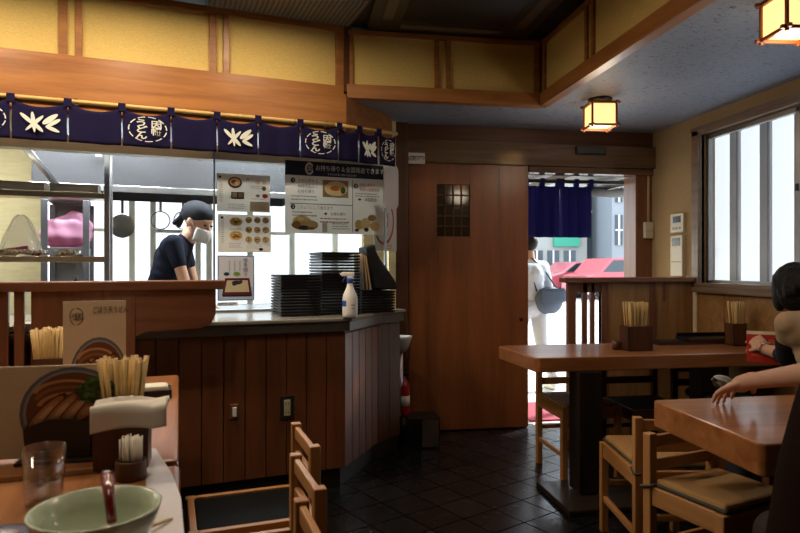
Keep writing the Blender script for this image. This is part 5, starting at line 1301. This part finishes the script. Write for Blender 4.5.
# ------------------------------------------------------------------ lanterns
def lantern(x, y, label, rz, s=.16, h=.145, power=3.5):
    zt = ZL-.035
    t = thing('ceiling_lantern', label, 'lantern', (x, y, ZL), rz, group=None)
    MB().lathe([(.07, 0), (.07, -.012), (.03, -.018), (.03, -.035), (0, -.035)], 28).build('mount', BLACK, t)
    MB().box(-s*.44, s*.44, -s*.44, s*.44, -.035-h+.012, -.045).build('paper_shade', emis('lit_washi_paper', '#ffc47c', 1.7), t)
    W_ = flat('#8a4a20', .35, name='lantern_wood')
    for a in (-1, 1):
        for b in (-1, 1):
            MB().box(a*s*.46-.006, a*s*.46+.006, b*s*.46-.006, b*s*.46+.006, -.035-h-.008, -.03).build('corner_post', W_, t, bev=.002)
    for z in (-.043, -.035-h):
        for a in (-1, 1):
            MB().box(-s*.60, s*.60, a*s*.46-.007, a*s*.46+.007, z, z+.014).build('crossbar', W_, t, bev=.002)
            MB().box(a*s*.46-.007, a*s*.46+.007, -s*.60, s*.60, z+.001, z+.015).build('crossbar', W_, t, bev=.002)
    l = bpy.data.lights.new('lantern_light', 'POINT'); l.energy = power; l.color = WARM; l.shadow_soft_size = .09
    for q, (dx, dy, dz) in enumerate(((0, 0, -.035-h-.05),)):
        o = bpy.data.objects.new('lantern_light', l); COL.objects.link(o); o.parent = t; o.location = (dx, dy, dz)
x, y, z = at_z(600, 118, ZL-.12)
lantern(x, y, 'lit square paper lantern on the ceiling before the entrance', -.12)
x, y, z = at_z(793, 17, ZL-.11)
lantern(x, y, 'lit square paper lantern on the ceiling near the window', -.12)

# ------------------------------------------------------------------ air conditioner cassette in the raised ceiling
cz_ = ZH+.02
def on_c(px, py): return at_z(px, py, cz_)[:2]
c0_ = on_c(362, 28); c1_ = on_c(530, 26)
t = thing('ceiling_air_conditioner', 'black ceiling cassette air conditioner in the raised ceiling', 'air conditioner', ((c0_[0]+c1_[0])/2+.02, c0_[1]-.52, cz_), 0)
BK = flat('#2b2823', .3, name='dark_cassette')
def rr_pts(w_, d_, r, n=6):
    P = []
    for cx, cy, a0 in ((w_-r, d_-r, 0), (-w_+r, d_-r, PI/2), (-w_+r, -d_+r, PI), (w_-r, -d_+r, 1.5*PI)):
        P += [(cx+r*math.cos(a0+PI/2*i/n), cy+r*math.sin(a0+PI/2*i/n)) for i in range(n+1)]
    return P
hw = (c1_[0]-c0_[0])/2
MB().prism(rr_pts(hw, .48, .06), -.03, 0).build('body_panel', BK, t, bev=.006)
MB().prism(rr_pts(hw*.62, .27, .02), -.036, -.028).build('intake_grille', flat('#060606', .5), t, bev=.002)
for s in (-1, 1):
    MB().box(-hw*.62, hw*.62, s*.36-.03, s*.36+.03, -.036, -.029).build('louvre', flat('#5a544a', .3), t, bev=.003)
    MB().box(s*hw*.80-.03, s*hw*.80+.03, -.27, .27, -.036, -.029).build('louvre', flat('#5a544a', .3), t, bev=.003)
# ribbed grille in the ceiling near the kitchen
g0 = on_c(232, 2); 
uu, vv = r2k(*on_c(285, 6))
t = thing('ceiling_grille', 'grey ribbed ventilation grille in the raised ceiling by the gold panels', 'vent', k2r(uu, vv)+(cz_,), KT)
MB().box(-.42, .42, -.30, .16, -.012, 0).build('frame', flat('#5a5852', .5), t, bev=.002)
m = MB()
for i in range(30): m.box(-.40+i*.0272, -.40+i*.0272+.014, -.28, .14, -.020, -.011)
m.build('ribs', flat('#7c7a72', .5), t)

# ------------------------------------------------------------------ between counter and door: basin, extinguisher, box
a = at_D(400.5, 345, 4.22)
t = thing('hand_basin', 'small white hand basin beside the pillar', 'basin', (a[0], a[1], 0), .1)
zb_ = at_D(404, 346, 4.22)[2]
MB().lathe([(.02, zb_-.04), (.05, zb_-.02), (.075, zb_+.05), (.08, zb_+.07), (.072, zb_+.07), (.04, zb_+.0), (0, zb_-.005)], 32).build('basin_bowl', flat('#c9c9c6', .25, name='porcelain'), t)
MB().box(-.02, .02, .02, .09, zb_-.03, zb_+.04).tube([(0, .0, 0), (0, 0, zb_-.03)], .018).build('stand_pipe', STEEL, t)
a = at_D(403, 417, 4.24)
t = thing('fire_extinguisher', 'red fire extinguisher standing by the pillar', 'fire extinguisher', (a[0]+.005, a[1], 0), 0)
zt_ = .53
zb_e = at_D(403, 418, 4.16)[2]
MB().lathe([(0, zb_e), (.04, zb_e), (.042, zb_e+.02), (.042, zb_e+.20), (.03, zb_e+.235), (.012, zb_e+.25), (.012, zb_e+.27), (0, zb_e+.27)], 28).build('cylinder_body', flat('#a3161a', .3, name='extinguisher_red'), t)
MB().lathe([(.0425, zb_e+.07), (.0425, zb_e+.14)], 28).build('label_band', WHITE, t)
MB().box(-.012, .03, -.012, .012, zb_e+.27, zb_e+.29).build('lever', BLACK, t)
MB().lathe([(0, .0), (.05, 0), (.05, zb_e), (0, zb_e)], 28).build('stand', BLACK, t)
a = at_z(407, 450, 0); b = at_z(440, 450, 0)
t = thing('storage_box', 'low black box with a grey metal front panel before the pillar', 'box', (a[0]+.015, a[1]+.02, 0), 0)
Wb = b[0]-a[0]
MB().box(0, Wb, 0, .2, 0, .20).build('box_body', BLACK, t, bev=.004)
MB().box(Wb*.42, Wb*.96, -.004, 0, .01, .19).build('metal_panel', flat((.5, .52, .56), .25, 1), t, bev=.001)
# doormat
mt = at_y(530, 400, 4.7)[0]
o = MB().box(0, .98, 0, .62, -.0, .012).build('door_mat', flat('#9c2f46', .9, name='red_mat', bump=.5, bscale=300), loc=(DX0+.05, YB+.10, .001), bev=.003)
tag(o, 'dark red mat outside the open doorway', 'mat')

# ------------------------------------------------------------------ outside
ST = struct(MB().box(-6, 30, YB+.05, 60, -.06, 0).build('street_ground', flat('#c6c6c4', .7, name='pale_pavement')), 'bright pale street outside', 'street')
# entrance curtain
rdy = YB+.20
za = at_y(560, 186, rdy)[2]; zb_ = at_y(560, 237, rdy)[2]
n0 = at_y(527, 200, rdy)[0]; n1 = at_y(592, 200, rdy)[0]; nm_ = (at_y(560, 200, rdy)[0])
t = thing('curtain_rod', 'dark rod carrying the entrance curtain', 'curtain rod', (n0-.15, rdy, za+.04), 0)
MB().tube([(0, 0, 0), (n1-n0+.6, 0, 0)], .016).build('rod', BLACK, t)
MB().box(.02, .04, -.15, 0, -.01, .01).box(n1-n0+.5, n1-n0+.52, -.15, 0, -.01, .01).build('bracket', BLACK, t)
t = thing('entrance_curtain', 'deep blue split curtain hanging in the entrance', 'curtain', (0, 0, 0), 0)
for i, (a, b) in enumerate(((n0-.02, nm_-.006), (nm_+.004, n1))):
    W_ = b-a; H = za-zb_; ph = i*2.1
    o = MB().grid(lambda u, v: (u*W_, .018*math.sin(u*19+ph)*(.4+.6*(1-v))+.006*math.sin(u*43+ph), -H*(1-v)), 50, 12).build('curtain_panel', NAVY2, t, loc=(a, rdy, za), solid=.002)
    for k in range(3):
        xx = W_*(.04+.46*k); MB().box(xx-.016, xx+.016, -.020, -.017, -.02, .06).box(xx-.016, xx+.016, .017, .020, -.02, .06).box(xx-.016, xx+.016, -.02, .02, .058, .061).build('hanging_loop', NAVY2, o)
# awning
t = thing('awning', 'grey corrugated awning with a rolled blind above the entrance', 'awning', (DX0-.4, YB+.14, 0), 0)
def aw(u, v): return (u*2.6, .05+v*1.6, 2.02+.02*abs(((v*14) % 1)-.5)+.06*v)
MB().grid(aw, 2, 56, False).build('roof_sheet', flat('#55544f', .6), t, solid=.003)
for k in range(4): MB().box(.2+k*.75, .24+k*.75, .05, 1.65, 1.96, 2.02).build('rafter', flat('#4a3a2c', .6), t)
zr_ = at_y(610, 188, YB+1.4)[2]
MB().tube([(1.45, 1.05, 1.93), (2.6, 1.75, 2.0)], .05).build('rolled_blind', flat('#46423e', .7), t)
# buildings across the street
def facade(name, label, px0, px1, D, h, col, wins, sign=None, depth=6):
    a = at_D(px0, 266, D); b = at_D(px1, 266, D); x0_, y0_ = a[0], a[1]; W_ = math.hypot(b[0]-a[0], b[1]-a[1]); rz = -A
    t = thing(name, label, 'building', (x0_, y0_, 0), rz)
    MB().box(0, W_, 0, depth, 0, h).build('wall', flat(col, .7), t)
    for (fx0, fx1, z0, z1) in wins:
        o = MB().box(W_*fx0, W_*fx1, -.06, 0, z0, z1).build('window', flat('#2c3a46', .25), t)
        MB().box(W_*(fx0+fx1)/2-.03, W_*(fx0+fx1)/2+.03, -.09, -.06, z0, z1).box(W_*fx0, W_*fx1, -.09, -.06, (z0+z1)/2-.03, (z0+z1)/2+.03).build('window_bar', WHITE, o)
    if sign: 
        fx0, fx1, z0, z1, c = sign; MB().box(W_*fx0, W_*fx1, -.2, 0, z0, z1).build('shop_sign', flat(c, .5), t)
    return t
facade('shop_building', 'pale shop building with a green sign across the street', 470, 587, 31, 9.0, '#8f918e', [(.52, .62, .4, 2.0), (.66, .76, .4, 2.0), (.80, .90, .4, 2.0), (.4, .6, 3.4, 4.6), (.7, .95, 3.4, 4.6)], (.71, .93, 2.2, 2.75, '#1f8a70'))
facade('grey_building', 'grey building with shutters across the street', 588, 611, 33, 12, '#3a424c', [(.1, .45, 3.0, 5.2), (.55, .9, 3.0, 5.2), (.1, .45, 5.8, 7.2), (.55, .9, 5.8, 7.2)])
facade('white_building', 'white building with large upper windows across the street', 612, 690, 29, 13, '#7c848c', [(.04, .13, 2.2, 3.6), (.17, .27, 2.2, 3.6), (.32, .45, 2.2, 3.6), (.04, .13, 4.2, 5.4), (.17, .27, 4.2, 5.4)], None, 3)
facade('side_building', 'pale building at the far end of the street', 360, 455, 34, 10, '#d6d8d8', [(.2, .4, 1, 3), (.6, .8, 1, 3)])
# red car
def car(label, px, D, L, rz, col, h=1.5):
    x, y, _ = at_D(px, 266, D); t = thing('car', label, 'car', (x, y, 0), rz); paint = flat(col, .25, name='car_paint', coat=.6)
    pts = [(-L/2, .35), (-L/2+.05, .85), (-L*.36, .98), (-L*.22, h-.03), (L*.12, h), (L*.33, 1.02), (L*.47, .88), (L/2, .6), (L/2-.03, .32)]
    MB().xprism(pts, -.85, .85).build('body', paint, t, bev=.06)
    g = [(-L*.33, 1.0), (-L*.215, h-.10), (L*.10, h-.08), (L*.28, 1.02)]
    MB().xprism(g, -.862, .862).build('side_glass', flat('#27343c', .1), t)
    b = MB(); b.box(-L/2-.01, -L/2+.03, -.7, .7, .7, .85).build('tail_lamp', flat('#7a1016', .3), t)
    for a in (-L*.31, L*.31):
        for s in (-1, 1):
            w_ = MB().lathe([(0, -.1), (.31, -.1), (.33, -.06), (.33, .06), (.31, .1), (0, .1)], 28, M=Matrix.Translation((a, s*.80, .33)) @ Matrix.Rotation(PI/2, 4, 'X')).build('wheel', flat('#17171a', .7), t)
            MB().lathe([(0, -.11), (.18, -.105), (.18, .105), (0, .11)], 20, M=Matrix.Translation((a, s*.80, .33)) @ Matrix.Rotation(PI/2, 4, 'X')).build('hub_cap', STEEL, w_)
    return t
car('bright red car parked across the street behind the divider', 618, 23.5, 3.9, .15, '#b23a46', 1.53)
car('red car partly hidden behind the brighter red car', 584, 25.5, 4.0, .1, '#a04a54', 1.42)
# pedestrian
x, y, _ = at_D(531, 266, 6.2)
t = thing('person', 'pedestrian in pale clothes with a grey shoulder bag on the street', 'person', (x, y, 0), .35)
HM = orient((0, .06, 1.40), 0, -.15, 0)
J = dict(pelvis=(0, 0, .82), chest=(0, 0, 1.12), neck=(0, .02, 1.27), shL=(-.165, 0, 1.20), shR=(.165, 0, 1.20), elL=(-.22, -.02, .95), elR=(.22, -.02, .95), wrL=(-.2, .12, .76), wrR=(.23, .10, .78),
         hipL=(-.09, 0, .80), hipR=(.09, 0, .80), knL=(-.1, .12, .44), knR=(.1, -.04, .43), anL=(-.1, .10, .07), anR=(.1, -.22, .09), toL=(-.1, .24, .035), toR=(.1, -.09, .035))
bodyparts(t, J, flat('#c7ccd2', .8), flat('#b9bcc0', .8), WHITE, SKIN, .9, headM=HM, rem=.012, hands=[(J['wrL'], (0, .2, -1), (1, 0, 0), .4, 1), (J['wrR'], (0, .2, -1), (-1, 0, 0), .4, -1)])
face(t, HM)
MB().ball((0, 0, 0), 1, HM @ Matrix.Translation((0, -.025, .035)) @ Matrix.Diagonal((.088, .105, .096, 1)), 24, 16).build('hair', HAIR, t)
pl = t
g = thing('shoulder_bag', 'blue grey shoulder bag carried by the pedestrian', 'bag', at_D(549, 300, 6.15), .2)
def sbag(a, b):
    an = a*2*PI; s = math.sin(PI*(.04+b*.92))**.45; return (.16*s*math.cos(an), .07*s*math.sin(an), -.13+.26*b)
MB().grid(sbag, 40, 14).build('bag_body', flat('#4d5a6c', .7), g, bev=0)
MB().grid(lambda a, b: (-.15+.3*a, -.074-.004*math.sin(a*PI), .12-.13*b-.02*math.sin(PI*a)*b), 12, 4).build('flap', flat('#404c5e', .7), g, solid=.005)
MB().tube([(-.14, 0, .09), (-.20, .02, .28), (-.22, .05, .40)], .008).tube([(.12, .01, .09), (-.02, .05, .30), (-.16, .06, .42)], .008).build('strap', flat('#2f3846', .7), g)

# white towel geometry
tw = bpy.data.objects['white_towel']
def wt_(a, b):
    r = .045*math.sin(PI*(.08+b*.84))**.6*(1+.25*math.sin(a*2*PI*5+b*9)); an = a*2*PI
    return (-.07+b*.16, r*math.sin(an)*.8, .02-b*.045+r*math.cos(an)*(.8-.2*b))
MB().grid(wt_, 48, 18).build('cloth', flat('#cfcdc6', .8, name='white_cloth'), tw)
